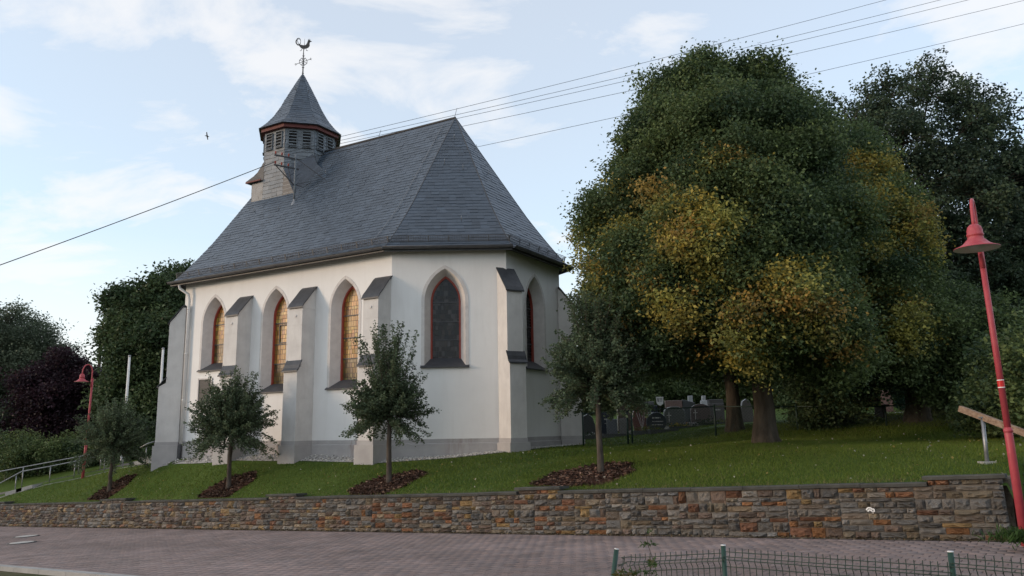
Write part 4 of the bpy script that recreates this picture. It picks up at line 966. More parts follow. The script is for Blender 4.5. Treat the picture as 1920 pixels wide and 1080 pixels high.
# left: maple behind the church, airy willow, purple plum, hedge; distance haze put into the maple and willow greens
B6 = gp(*at(290, 800, 43).xy)
tree('maple_tree', 'large green maple tree rising behind the west end of the church', 'tree', B6, .35, 4.0, lob([
    (262, 580, 43, 1.5, 0), (325, 560, 43, 1.4, 0), (350, 525, 44, 1.1, 0), (240, 630, 42.5, 1.3, 0), (300, 640, 42, 1.9, 0), (265, 695, 42, 1.8, 0), (330, 700, 42, 2.0, 0), (250, 755, 42, 1.7, 0), (295, 775, 42, 2.0, 0), (345, 790, 42, 2.0, 0), (222, 575, 43, .9, 0), (290, 840, 41, 1.5, 0)]),
    leaf=.2, per=80, cl=16, spread=.5, green=(np.array((0.045, 0.075, 0.035)), np.array((0.085, 0.125, 0.055))))
B7 = gp(*at(20, 850, 46).xy)
tree('willow_tree', 'airy grey green tree at the left edge of the view', 'tree', B7, .28, 3.0, lob([
    (10, 620, 46, 1.7, 0), (60, 650, 46, 1.5, 0), (-40, 640, 46, 2, 0), (0, 690, 45, 1.9, 0), (105, 665, 46, 1.1, 0), (40, 715, 45, 1.7, 0), (-60, 720, 45, 2.2, 0), (30, 780, 44, 1.6, 0), (0, 830, 43, 1.6, 0)]),
    leaf=.14, per=46, cl=16, spread=.5, core_fill=False, green=(np.array((0.075, 0.10, 0.065)), np.array((0.12, 0.15, 0.095))), shell=(.45, 1.1), solid=.3)
B8 = gp(*at(125, 850, 44).xy)
tree('plum_tree', 'dark purple leaved plum tree at the left behind the red lamp', 'tree', B8, .2, 2.2, lob([
    (130, 690, 44, 1.2, 0), (90, 720, 43.5, 1.4, 0), (150, 740, 43, 1.4, 0), (100, 775, 43, 1.6, 0), (60, 790, 43, 1.3, 0), (150, 800, 42.5, 1.2, 0)]),
    leaf=.16, per=85, cl=15, spread=.45, green=(np.array((0.020, 0.012, 0.018)), np.array((0.045, 0.022, 0.032))))
for k, (px, py, Y, rx, rz, label) in enumerate(((15, 855, 39, 1.6, 1.1, 'dark green bush beside the stair path at the left edge'), (75, 848, 39, 1.3, .9, 'dark green bush behind the handrail under the plum tree'), (140, 835, 39, 1.3, .9, 'dark green bush behind the left red lamp'), (205, 830, 39.5, 1.4, .9, 'dark green bush behind the westernmost young tree'), (262, 822, 40, 1.3, .9, 'dark green bush behind the flagpoles'))):
    c = at(px, py, Y); b = gp(c.x, c.y); tree('bush', label, 'bush', b, .06, .5, [(b + Vector((0, 0, rz * .9)), (rx, 1.1, rz), 0), (b + Vector((.8, .2, rz * .6)), (rx * .7, .9, rz * .7), 0)], leaf=.11, per=95, cl=14, spread=.35, limbs=False, group='bushes along the stair path')
for k, (px, py, Y, rx, rz, gr, label) in enumerate(((1860, 640, 21, 1.1, 1.1, (G_DARK, G_MID), 'large dark shrub behind the right red lamp'), (1800, 700, 21.5, 1.0, .9, (G_DARK, G_MID), 'dark shrub between golden linden and red lamp'), (1925, 700, 16, .8, .8, (G_MID, np.array((.10, .13, .03))), 'yellowish green shrub at the right edge of the view'), (1880, 745, 18.5, 1.0, .7, (G_DARK, G_MID), 'dark shrub behind the wooden handrail'),
                                                    (1540, 765, 24.0, 1.0, .5, (G_DARK * .8, G_DARK), 'dark low shrub left of the bench'), (1780, 745, 24, .9, .8, (G_DARK * .8, G_DARK), 'dark shrub right of the golden linden trunk'))):
    c = at(px, py, Y); b = gp(c.x, c.y); tree('shrub', label, 'shrub', b, .05, .5, [(Vector((b.x, b.y, (c.z))), (rx, rx * .9, rz), .02), (Vector((b.x + .2, b.y, (c.z + b.z) / 2)), (rx, rx * .9, rz), .02), (Vector((b.x - .4, b.y, c.z - .3)), (rx * .7, rx * .7, rz * .8), .02)], leaf=.10, per=120, cl=16, spread=.3, limbs=False)

def young_tree(px, py, label, hcrown, trunk_h, wid, seed, shoots=230, up=1.0, one_side=0.0):
    b = hit(px, py); root = empty('young_tree', b); tag(root, label, 'tree', 'young round headed trees along the wall')
    r = np.random.default_rng(seed); tr = MB(); rr = random.Random(seed)
    lean = Vector((rr.uniform(-.03, .06), rr.uniform(-.05, .05), 0)); pts = []
    for i in range(9):
        t = i / 8; pts.append(Vector((0, 0, -.1)) + (Vector((0, 0, trunk_h + .35 + .1)) + lean) * t + Vector((rr.gauss(0, .008), rr.gauss(0, .008), 0)))
    tr.tube(pts, [.075 * (1 + .25 * math.exp(-i * 1.2)) * (1 - .035 * i) for i in range(9)], 10); tr.build('trunk', M['young_bark'], root, smooth=True)
    hub = np.array((lean.x, lean.y, trunk_h + .15)); tw = MB(); P, Cc = [], []
    for k in range(shoots):
        a = r.uniform(0, 2 * math.pi); el = r.uniform(-.42, 1.1) if k % 6 else r.uniform(1.0, 1.5)
        ca = math.cos(el); L_ = wid * (.84 + .16 * ca) * (r.uniform(.72, .94) if k % 4 else r.uniform(.8, 1.06))
        if el > 1.0 and k % 6 == 0: L_ = hcrown * r.uniform(.6, 1.0) * up
        d = np.array((math.cos(a) * ca, math.sin(a) * ca, math.sin(el))); st_ = hub + d * r.uniform(.0, .25) + np.array((0, 0, r.uniform(0, .3)))
        n = 6; q = []
        for i in range(n + 1):
            t = i / n; q.append(st_ + d * L_ * t + np.array((0, 0, (.16 if el > -.1 else -.25) * L_ * t * t)) + r.normal(size=3) * .02 * t)
        q = np.array(q)
        tw.tube([Vector(p) for p in q], [.010 * (1 - .8 * i / n) + .0015 for i in range(n + 1)], 4, False)
        nl = int(120 * L_ / wid + 20); tt = r.uniform(.12, 1.0, nl) ** .85; f = tt * n; j = np.minimum(f.astype(int), n - 1)
        pp = q[j] + (q[j + 1] - q[j]) * (f - j)[:, None] + r.normal(size=(nl, 3)) * (.055 - .025 * tt[:, None])
        P.append(pp); base_c = np.array((.062, .090, .052)) + np.array((.060, .074, .038)) * r.random(); Cc.append(base_c * r.uniform(.7, 1.4, (nl, 1)))
    leaves('crown', np.concatenate(P), .064, np.concatenate(Cc), root, .1, .7)
    tw.build('twigs', M['young_bark'], root); return b
yt = []
yt.append(young_tree(205, 922, 'westernmost young tree, hazy round crown in front of the left red lamp', 1.45, 1.35, 1.4, 11, 260))
yt.append(young_tree(428, 916, 'young round tree in front of the western nave window', 1.55, 1.5, 1.32, 12, 320))
yt.append(young_tree(729, 906, 'young round tree with tall shoots in front of the apse corner', 1.95, 1.5, 1.12, 13, 280, 1.0))
yt.append(young_tree(1127, 887, 'dense young tree right of the apse in front of the cemetery fence', 1.75, 1.75, 1.22, 14, 380, 1.0))

# ------------------------------------------------------------------ beds, grass, gravel
def mulch(i, b, a1, a2, label):
    """an irregular bed of bark chips round a young tree, running down to the wall"""
    root = MB(); s0, t0 = st(b.x, b.y); n = 40; ring_ = []
    for k in range(n):
        th = 2 * math.pi * k / n; w = 1 + .10 * math.sin(3 * th + i) + .06 * math.sin(7 * th + 2 * i)
        s_ = s0 + a1[0] + a2[0] * math.cos(th) * w; t_ = max(t0 + a1[1] + a2[1] * math.sin(th) * w, .42); p = wpt(s_, t_); ring_.append((p.x, p.y))
    c = np.mean(np.array(ring_), 0)
    V_ = [Vector((c[0], c[1], ground(*c) + .035))]
    for f_ in (.5, .85, 1.0):
        for x, y in ring_: q = (c[0] + (x - c[0]) * f_, c[1] + (y - c[1]) * f_); V_.append(Vector((*q, ground(*q) + (.03 if f_ < .99 else .004))))
    fs = [(0, 1 + k, 1 + (k + 1) % n) for k in range(n)]
    for l in (0, 1): fs += [(1 + l * n + k, 1 + (l + 1) * n + k, 1 + (l + 1) * n + (k + 1) % n, 1 + l * n + (k + 1) % n) for k in range(n)]
    root.add(V_, fs); o = root.build('mulch_bed', M['mulch_bed'], smooth=True, kind='structure')
    nchip = 2600; th = rng.uniform(0, 2 * math.pi, nchip); rr = np.sqrt(rng.uniform(0, 1.0, nchip)); ra = np.array(ring_)
    j = (th / (2 * math.pi) * n).astype(int) % n; q = c + (ra[j] - c) * rr[:, None]; z = ground_np(q[:, 0], q[:, 1]) + .035
    P = np.c_[q, z]; d = unit(rng.normal(size=(nchip, 3)) * [1, 1, .25]); nn = unit(rng.normal(size=(nchip, 3)) * .5 + [0, 0, 1]); sd = unit(np.cross(d, nn)); L_ = rng.uniform(.02, .055, nchip)[:, None]; w = L_ * rng.uniform(.3, .6, (nchip, 1))
    v = np.stack([P - d * L_ - sd * w, P + d * L_ - sd * w, P + d * L_ * .9 + sd * w, P - d * L_ + sd * w], 1).reshape(-1, 3)
    pal = np.array(((.11, .058, .042), (.065, .037, .028), (.16, .095, .068), (.04, .024, .018), (.22, .145, .11)))
    link_mesh('bark_chips', np_mesh('bark_chips', v, np.arange(4 * nchip).reshape(-1, 4), M['chips'], pal[rng.integers(0, 5, nchip)] * rng.uniform(.7, 1.2, (nchip, 1))), o, kind='stuff')
    return c, ra
beds = []
for i, (b, a1, a2) in enumerate(zip(yt, ((.1, -.1), (.1, -.2), (.0, -.1), (.25, -.15)), ((.8, 1.0), (.85, 1.05), (.9, 1.1), (1.1, 1.2)))):
    beds.append(mulch(i, b, a1, a2, ''))
def in_poly(x, y, poly):
    c = np.zeros(len(x), bool); n = len(poly)
    for i in range(n):
        (x0, y0), (x1, y1) = poly[i], poly[i - 1]
        k = ((y0 > y) != (y1 > y)) & (x < (x1 - x0) * (y - y0) / (y1 - y0 + 1e-12) + x0); c ^= k
    return c
def church_dist_mask(x, y, off):
    px = x - CH_M.x; py = y - CH_M.y; u = px * CW.x + py * CW.y; v = px * CN.x + py * CN.y
    return in_poly(u, v, ring(off))
PATH_NEAR = [(-90, 960, 35.5), (0, 934, 33.6), (45, 921, 33.6), (88, 910, 33.7), (150, 898, 34.0), (198, 886, 34.1), (235, 877, 34.0), (285, 867, 33.6)]
path_pts = [at(*q) for q in PATH_NEAR]
PW = Vector((-.25, 1.35, 0))
path_poly = [(p.x, p.y) for p in path_pts] + [(p.x + PW.x, p.y + PW.y) for p in reversed(path_pts)]
def scatter(n, s0, s1, t0, t1, bias=True):
    S = rng.uniform(s0, s1, n); T = rng.uniform(t0, t1, n); x = WP.x + WD.x * S + WN.x * T; y = WP.y + WD.y * S + WN.y * T
    return x, y
def visible(x, y, z):
    P = np.c_[x, y, z]; d = P @ np.array(Fv); px = 960 + FPX * (P @ np.array(R2)) / d; py = 540 - FPX * (P @ np.array(U2)) / d
    return (px > -30) & (px < 1950) & (py < 1090) & (d > 2)
def grass():
    V_, C_ = [], []
    for n, s0, s1, t0, t1, h, w in ((230000, -4, 10, .36, 12, .05, .010), (170000, 10, 36, .36, 16, .055, .016), (60000, -14, 6, 10, 26, .07, .024)):
        x, y = scatter(n, s0, s1, t0, t1); z = ground_np(x, y); k = visible(x, y, z)
        k &= ~church_dist_mask(x, y, .75) & ~in_poly(x, y, path_poly)
        for c, ra in beds: k &= ~in_poly(x, y, [tuple(c + (q - c) * .97) for q in ra])
        x, y, z = x[k], y[k], z[k]; m = len(x)
        patch = .5 + .5 * np.sin(x * .9 + np.sin(y * .7) * 1.7) * np.cos(y * 1.1 + x * .3)
        hh = h * rng.uniform(.5, 1.3, m) * (.75 + .5 * patch); a = rng.uniform(0, 2 * np.pi, m); ww = w * rng.uniform(.7, 1.3, m)
        lean_ = rng.normal(size=(m, 2)) * hh[:, None] * .45
        b0 = np.c_[x - np.cos(a) * ww / 2, y - np.sin(a) * ww / 2, z - .004]; b1 = np.c_[x + np.cos(a) * ww / 2, y + np.sin(a) * ww / 2, z - .004]; t_ = np.c_[x + lean_[:, 0], y + lean_[:, 1], z + hh]
        V_.append(np.stack([b0, b1, t_], 1).reshape(-1, 3))
        tone = np.clip(rng.normal(.5, .25, m) + (patch - .5) * .5, 0, 1)[:, None]; col = np.array((.066, .102, .012)) * (1 - tone) + np.array((.145, .195, .030)) * tone
        sd_ = (x - WP.x) * WN.x + (y - WP.y) * WN.y; dry = rng.random(m) < np.clip(.03 + .75 * np.exp(-(sd_ - .3) / .16) + .35 * np.clip(np.sin(x * 1.7 + 1) * np.sin(y * 1.3) - .72, 0, 1), 0, .9); col[dry] = np.array((.19, .16, .075)) * rng.uniform(.6, 1.2, (int(dry.sum()), 1)); C_.append(col)
    v = np.concatenate(V_); c = np.concatenate(C_)
    link_mesh('grass', np_mesh('grass', v, np.arange(len(v)).reshape(-1, 3), M['grass'], c), kind='stuff', label='short mown green grass covering the lawn', )['category'] = 'grass'
grass()
def litter():
    x, y = scatter(700, -2, 30, .5, 11); z = ground_np(x, y) + .045; k = visible(x, y, z) & ~church_dist_mask(x, y, .8); P = np.c_[x, y, z][k]; n = len(P)
    near_ = rng.random(n) < .5
    pal = np.where(near_[:, None], np.array((.42, .40, .33)), np.array((.28, .22, .07))) * rng.uniform(.7, 1.2, (n, 1))
    tag(leaves('fallen_leaves', P, .05, pal, None, 0, .8), 'pale fallen leaves and clover heads strewn on the lawn', 'leaves', kind='stuff')
    # dead leaves and grit swept against the wall's foot
    n = 1500; S = rng.uniform(0, 28, n); T = -np.abs(rng.normal(0, .055, n)) - .02; P = np.c_[WP.x + WD.x * S + WN.x * T, WP.y + WD.y * S + WN.y * T, -1.713 - .0519 * S + .012]
    pal = np.array(((.16, .12, .07), (.09, .065, .04), (.28, .22, .15), (.07, .06, .03)))[rng.integers(0, 4, n)]
    tag(leaves('leaf_litter', P, .045, pal, None, 0, .6), 'dead leaves and grit swept against the foot of the stone wall', 'leaves', kind='stuff')
litter()
def gravel():
    m = MB(); n = 6; a, b = ring(.05), ring(.62); ra = [Vector(p) for p in a]; rb = [Vector(p) for p in b]
    pts_in, pts_out = [], []
    for i in range(6):
        for k in range(14):
            t = k / 14; pts_in.append(ra[i].lerp(ra[(i + 1) % 6], t)); pts_out.append(rb[i].lerp(rb[(i + 1) % 6], t))
    N_ = len(pts_in); vs = []
    for q in pts_in + pts_out: w_ = chw(q.x, q.y); vs.append((w_.x, w_.y, ground(w_.x, w_.y) + .012))
    m.add(vs, [(i, (i + 1) % N_, N_ + (i + 1) % N_, N_ + i) for i in range(N_)]); o = m.build('gravel_strip', M['concrete'], kind='structure')
    n = 5200; i = rng.integers(0, N_, n); t = rng.random(n); i = i[(i // 14) < 3]; n = len(i); t = t[:n]
    A_ = np.array([p[:2] for p in vs[:N_]]); B_ = np.array([p[:2] for p in vs[N_:]]); q = A_[i] + (A_[(i + 1) % N_] - A_[i]) * t[:, None]; q2 = B_[i] + (B_[(i + 1) % N_] - B_[i]) * t[:, None]
    k = rng.random((n, 1)); xy = q * (1 - k) + q2 * k; z = ground_np(xy[:, 0], xy[:, 1]) + .02; c = np.c_[xy, z]
    s_ = rng.uniform(.018, .04, (n, 1)); o_ = np.array(((1, 0, 0), (-1, 0, 0), (0, 1, 0), (0, -1, 0), (0, 0, .8), (0, 0, -.8)))
    rot = unit(rng.normal(size=(n, 1, 3))) * .4
    v = (c[:, None, :] + (o_[None] + rng.normal(size=(n, 6, 3)) * .2) * s_[:, None, :]).reshape(-1, 3)
    f_ = np.array(((0, 2, 4), (2, 1, 4), (1, 3, 4), (3, 0, 4), (2, 0, 5), (1, 2, 5), (3, 1, 5), (0, 3, 5)))
    F_ = (np.arange(n)[:, None, None] * 6 + f_[None]).reshape(-1, 3)
    col = np.repeat(rng.choice(np.array((.25, .38, .5, .6)), n)[:, None] * np.array((1, .97, .92)), 8, 0)
    link_mesh('gravel_stones', np_mesh('gravel_stones', v, F_, M['gravel'], col), o, kind='stuff')
gravel()

# ------------------------------------------------------------------ path, steps, rails on the left
def path():
    m = MB(); a = [Vector((p.x, p.y, ground(p.x, p.y) + .03)) for p in path_pts]; b = [p + PW for p in a]
    for q in b: q.z += 0.0
    n = len(a); m.add(a + b, [(i, i + 1, n + i + 1, n + i) for i in range(n - 1)])
    m.add(a + [p - Vector((0, 0, .25)) for p in a], [(i, n + i, n + i + 1, i + 1) for i in range(n - 1)])
    m.build('path', M['concrete'], kind='structure')
    k = MB()
    for p, q in zip(b[:-1], b[1:]): k.bar(p + Vector((0, .08, .02)), q + Vector((0, .08, .02)), .12, .34)
    k.build('path_edging', M['dark_concrete'], kind='structure')
    for i, f_ in enumerate((.62, .8)):
        p0 = a[6].lerp(a[7], f_ - .3); st_ = MB(); w = (a[7] - a[6]).normalized(); c_ = Vector((w.y, -w.x, 0))
        if c_.y < 0: c_ = -c_
        o = p0 + Vector((0, 0, .02 + .13 * i)); st_.add([o, o + w * 1.4, o + w * 1.4 + c_ * 1.5, o + c_ * 1.5] + [q + Vector((0, 0, .15)) for q in (o, o + w * 1.4, o + w * 1.4 + c_ * 1.5, o + c_ * 1.5)], [(0, 3, 2, 1), (4, 5, 6, 7), (0, 1, 5, 4), (1, 2, 6, 5), (2, 3, 7, 6), (3, 0, 4, 7)])
        tag(st_.build('step', M['concrete']), kind='structure')
    for i in range(2):
        o = a[1].lerp(a[2], .2 + .45 * i) ; st_ = MB(); w = (a[2] - a[1]).normalized(); c_ = Vector((-w.y, w.x, 0)); c_ = c_ if c_.y > 0 else -c_
        o = o + Vector((0, 0, .0)); q_ = (o, o + w * .7, o + w * .7 + c_ * 1.35, o + c_ * 1.35); st_.add(list(q_) + [q + Vector((0, 0, .14)) for q in q_], [(0, 3, 2, 1), (4, 5, 6, 7), (0, 1, 5, 4), (1, 2, 6, 5), (2, 3, 7, 6), (3, 0, 4, 7)])
        tag(st_.build('step', M['concrete']), kind='structure')
    def rail(line, posts, label):
        root = empty('handrail', line[0]); tag(root, label, 'handrail'); o = line[0]
        r_ = MB(); r_.tube([p - o for p in line], .024, 8); r_.build('rail', M['zinc'], root, smooth=True)
        for p in posts:
            g_ = ground(p.x, p.y); q = MB(); q.tube([Vector((p.x, p.y, g_ - .05)) - o, p - o], .02, 8); q.build('post', M['zinc'], root, smooth=True)
    near = [at(-60, 925, 33.9), at(0, 906, 33.9), at(41, 884, 34.0), at(96, 874, 34.2), at(141, 865, 34.3), at(185, 856, 34.4), at(232, 846, 34.3)]
    rail(near, [at(31, 888.5, 34), at(95, 874.2, 34.2), at(141, 865, 34.3), at(197, 854, 34.4), at(232, 846, 34.3)], 'near galvanised handrail of the stair path beside the lawn')
    far = [at(-60, 898, 35.3), at(0, 884, 35.3), at(96, 866, 35.4), at(149, 856, 35.5), at(190, 848, 35.5), at(225, 841, 35.5)]
    rail(far, [at(44, 876, 35.3), at(149, 856, 35.5), at(190, 848, 35.5)], 'far galvanised handrail of the stair path in front of the bushes')
    up_ = [at(262, 840, 33.6), at(276, 832, 33.6), at(292, 827, 33.6)]
    rail(up_, [at(275, 832.5, 33.6)], 'short handrail rising to the west side of the church')
path()

# ------------------------------------------------------------------ red street lamps
def street_lamp(foot, height, lean, arm_dir, label):
    root = empty('street_lamp', foot); tag(root, label, 'street lamp', 'red street lamps')
    lean = Vector((lean[0], lean[1], 0)); H = height
    def ax(z): return lean * z + Vector((0, 0, z))
    d = Vector((*arm_dir, 0)).normalized()
    m = MB(); zt = 1.35; hp = H - .62
    m.tube([ax(-.2), ax(zt), ax(zt + .04)], [.058, .054, .044], 16); m.tube([ax(zt + .03), ax(hp)], [.044, .038], 16); m.build('pole', M['lamp_red'], root, smooth=True)
    m = MB(); m.tube([ax(zt - .03), ax(zt + .02)], .060, 16); m.build('collar', M['lamp_red'], root, smooth=True)
    b0 = 1.95
    m = MB(); m.tube([ax(b0), ax(b0 + .09)], .0445, 16, False); m.build('red_band', M['band_red'], root, smooth=True)
    for z in (b0 - .012, b0 + .09):
        m = MB(); m.tube([ax(z), ax(z + .012)], .0452, 16, False); m.build('white_band', M['white'], root, smooth=True)
    m = MB(); r_ = .20; pts = [ax(hp - .35) + d * .05, ax(hp) + d * .03]
    for k in range(1, 12):
        t = math.pi * k / 11; pts.append(ax(hp + .25) + d * (.03 + r_ - r_ * math.cos(t)) + Vector((0, 0, .34 * math.sin(t))))
    pts[1] = ax(hp) + d * .03; end = pts[-1]; pts.append(end - Vector((0, 0, .10)))
    m.tube(pts, .026, 10); m.tube([ax(hp - .38) + d * .03, ax(hp - .02) + d * .03], .034, 8); m.build('gooseneck', M['lamp_red'], root, smooth=True)
    z = 0.0; o = end - Vector((0, 0, .08))
    sh = MB(); sh.lathe([(.0, .02), (.05, .015), (.085, -.02), (.10, -.07), (.10, -.12), (.108, -.125), (.108, -.15), (.098, -.155), (.105, -.20), (.125, -.215), (.14, -.235), (.175, -.27), (.225, -.30), (.29, -.325), (.295, -.335)], 32, o)
    lo = sh.build('lamp_shade', M['lamp_red'], root, smooth=True)
    sh = MB(); sh.lathe([(.293, -.336), (.22, -.312), (.165, -.285), (.12, -.245), (.0, -.24)], 32, o); sh.build('inner_shade', M['lamp_white'], lo, smooth=True)
    sh = MB(); sh.lathe([(.12, -.25), (.115, -.30), (.08, -.345), (.0, -.36)], 24, o); sh.build('glass_bowl', M['lamp_white'], lo, smooth=True)
    for z in (hp - .15, hp - .3, hp - .42):
        m = MB(); m.tube([ax(z) - d * .03, ax(z) - d * .07], .009, 6); m.build('bolt', M['zinc'], root)
arm = -WN
fl = at(1919, 995, 11.0); street_lamp(fl, 4.66, (-.025, 0.0), (arm.x, arm.y), 'tall red lamp post in the right foreground beyond the end of the wall')
fl = hit(155, 897); street_lamp(fl, (at(165, 683, fl.y).z - fl.z), (.02, 0), (arm.x - .2, arm.y), 'red lamp post on the left beside the stair path handrail')

# ------------------------------------------------------------------ flagpoles
for (px, pt, pb, Y, label) in ((236, 668, 862, 36.0, 'white flagpole left of the church, nearest the red lamp'), (301, 654, 850, 36.0, 'white flagpole half hidden behind the western buttress')):
    top = at(px + 7 if px < 260 else px + 5, pt, Y); foot = gp(top.x, top.y); root = empty('flagpole', foot); tag(root, label, 'flagpole', 'white flagpoles'); H = top.z - foot.z
    m = MB(); m.tube([(0, 0, -.1), (0, 0, H)], [.07, .05], 12); m.build('pole', M['white_pipe'], root, smooth=True)
    m = MB(); m.lathe([(0, .06), (.05, .05), (.065, 0), (.055, -.03)], 12, (0, 0, H)); m.build('cap', M['zinc'], root, smooth=True)
    m = MB(); m.tube([(0, 0, -.05), (0, 0, .5)], .085, 12); m.build('ground_sleeve', M['zinc'], root, smooth=True)

# ------------------------------------------------------------------ roof mast and cables
mast_o = chw(9.62, 1.74, 0); mz = 8.72
mast = empty('roof_mast', (mast_o.x, mast_o.y, mz)); tag(mast, 'iron power line mast with insulators standing on the church roof', 'mast')
m = MB(); m.tube([(0, 0, -.15), (0, 0, 2.05)], .04, 10); m.build('pole', M['louvre'], mast, smooth=True)
m = MB(); m.lathe([(.14, -.1), (.09, .06), (.05, .12), (.04, .2)], 12); m.build('roof_boot', M['zinc'], mast, smooth=True)
XD = Vector((-.80, -.60, 0)).normalized()                         # cross arms stand off towards the street
ins = []
for i, (z, a, b) in enumerate(((1.85, -.15, .85), (1.45, -.15, .85))):
    m = MB(); m.bar(XD * a + Vector((0, 0, z)), XD * b + Vector((0, 0, z)), .05, .05); arm_o = m.build('cross_arm', M['iron'], mast)
    for q in (.28, .55, .80):
        m = MB(); p = XD * q + Vector((0, 0, z)); m.tube([p, p + Vector((0, 0, .06))], .012, 6); m.lathe([(.018, .05), (.035, .06), (.035, .09), (.022, .10), (.034, .11), (.03, .15), (0, .16)], 10, p); m.build('insulator', M['red_wood'], arm_o, smooth=True); ins.append(p + Vector((0, 0, .13)))
m = MB(); m.tube([XD * .8 + Vector((0, 0, 1.45)), Vector((0, 0, .75))], .022, 6); m.build('brace', M['iron'], mast)
m = MB(); m.tube([XD * .06 + Vector((0, 0, .75)), XD * .16 + Vector((0, 0, .95)), XD * .3 + Vector((0, 0, 1.5))], .012, 6); m.tube([Vector((0, 0, .8)), Vector((.3, .2, .75)), Vector((.55, .25, .95))], .012, 6); m.build('lead_in_wire', M['cable'], mast, smooth=True)
m = MB(); m.tube([Vector((0, 0, 1.9)), Vector((1.2, -.1, 0.95))], .012, 6); m.build('stay_wire', M['cable'], mast)
mo = Vector((mast_o.x, mast_o.y, mz))
def cable(a, b, sag, rad, label):
    m = MB(); n = 40; o = Vector(a); m.tube([Vector(a).lerp(Vector(b), i / n) - Vector((0, 0, sag * 4 * (i / n) * (1 - i / n))) - o for i in range(n + 1)], rad, 5, False)
    c_ = m.build('power_cable', M['cable']); c_.location = o; tag(c_, label, 'cable')
lines = (((2300, -178, 30.5), ins[2], .30, 'topmost power cable running from the roof mast to the upper right'), ((2300, -140, 30.5), ins[1], .28, 'second power cable from the top between roof mast and upper right'), ((2300, -124, 30.5), ins[0], .28, 'third power cable from the top between roof mast and upper right'),
         ((2300, -94, 30.5), ins[4], .30, 'fourth power cable from the top between roof mast and upper right'), ((2300, -49, 30.5), Vector((0, 0, .8)), .25, 'lowest thin power cable passing low over the church roof'))
for (px, py, Y), q, sag, label in lines: cable(mo + q, at(px, py, Y), sag, .0085, label)
cable(mo + ins[5], at(-420, 645, 20), .10, .015, 'thick cable running from the roof mast down to the left edge')

# ------------------------------------------------------------------ cemetery
def post_fence():
    root = empty('cemetery_fence', at(1185, 832, 25.5)); tag(root, 'dark green chain link fence with posts in front of the graves', 'fence'); o = root.location.copy()
    P = [at(1094, 832, 26.0), at(1178, 832, 25.5), at(1343, 825, 24.6), at(1497, 818, 23.6), at(1664, 812, 22.8), at(1838, 805, 21.0)]
    T_ = [at(1094, 776, 26.0), at(1178, 770, 25.5), at(1343, 762, 24.6), at(1497, 762, 23.6), at(1664, 762, 22.8), at(1838, 743, 21.0)]
    for i, (p, t) in enumerate(zip(P, T_)):
        b = gp(p.x, p.y, -.1); m = MB(); m.tube([b - o, Vector((p.x, p.y, t.z + .05)) - o], .03, 8); m.build('post', M['dark_green'], root, smooth=True)
        m = MB(); m.lathe([(.034, .04), (.034, .06), (0, .075)], 8, Vector((p.x, p.y, t.z)) - o); m.build('post_cap', M['dark_green'], root)
    b = P[1] + Vector((.14, 0, 0)); bz = ground(b.x, b.y); m = MB(); m.tube([Vector((b.x, b.y, bz)) - o, Vector((b.x, b.y, T_[1].z + .05)) - o], .03, 8); m.build('gate_post', M['dark_green'], root, smooth=True)
    for i in range(len(P) - 1):
        m = MB(); m.tube([Vector((P[i].x, P[i].y, T_[i].z)) - o, Vector((P[i + 1].x, P[i + 1].y, T_[i + 1].z)) - o], .02, 6); m.build('top_rail', M['dark_green'], root, smooth=True)
        m = MB(); L_ = (P[i + 1] - P[i]).xy.length; g0, g1 = ground(P[i].x, P[i].y), ground(P[i + 1].x, P[i + 1].y); n = int(L_ / .10)
        def w(x, h):
            k = x / L_; q = P[i].lerp(P[i + 1], k); zb = g0 + (g1 - g0) * k; zt = T_[i].z + (T_[i + 1].z - T_[i].z) * k; return Vector((q.x, q.y, zb + (zt - zb) * h)) - o
        hgt = T_[i].z - g0
        for k in range(-int(hgt / .10), n):
            for s_ in (0, 1):
                x0, x1 = k * .10, k * .10 + hgt; h0, h1 = 0.0, 1.0
                if x0 < 0: h0 = -x0 / hgt; x0 = 0
                if x1 > L_: h1 = (L_ - k * .10) / hgt; x1 = L_
                if h1 <= h0: continue
                a, b = (w(x0, h0), w(x1, h1)) if s_ == 0 else (w(L_ - x0, h0), w(L_ - x1, h1))
                m.bar(a, b, .004, .004)
        m.build('chain_link', M['dark_green'], root, kind='stuff')
post_fence()
def rounded(w, h, n=10, shape='arch'):
    if shape == 'arch': return [(-w / 2, 0), (w / 2, 0)] + [(w / 2 * math.cos(math.pi * k / n), h * .72 + h * .28 * math.sin(math.pi * k / n)) for k in range(n + 1)]
    if shape == 'oval': return [(w / 2 * math.cos(2 * math.pi * k / 20 - .5 * math.pi) * (1 if 1 else 1), h / 2 + h / 2 * math.sin(2 * math.pi * k / 20 - .5 * math.pi)) for k in range(20)]
    if shape == 'fan': return [(-w * .36, 0), (w * .40, 0), (w * .5, h * .55), (w * .38, h * .92), (w * .12, h), (-w * .2, h * .97), (-w * .44, h * .8), (-w * .5, h * .5)]
    if shape == 'boulder': return [(-w * .5, 0), (w * .5, 0), (w * .48, h * .5), (w * .3, h * .86), (0, h), (-w * .28, h * .9), (-w * .46, h * .55)]
    if shape == 'slant': return [(-w / 2, 0), (w / 2, 0), (w / 2, h * .88), (-w / 2, h)]
    return [(-w / 2, 0), (w / 2, 0), (w / 2, h), (-w / 2, h)]
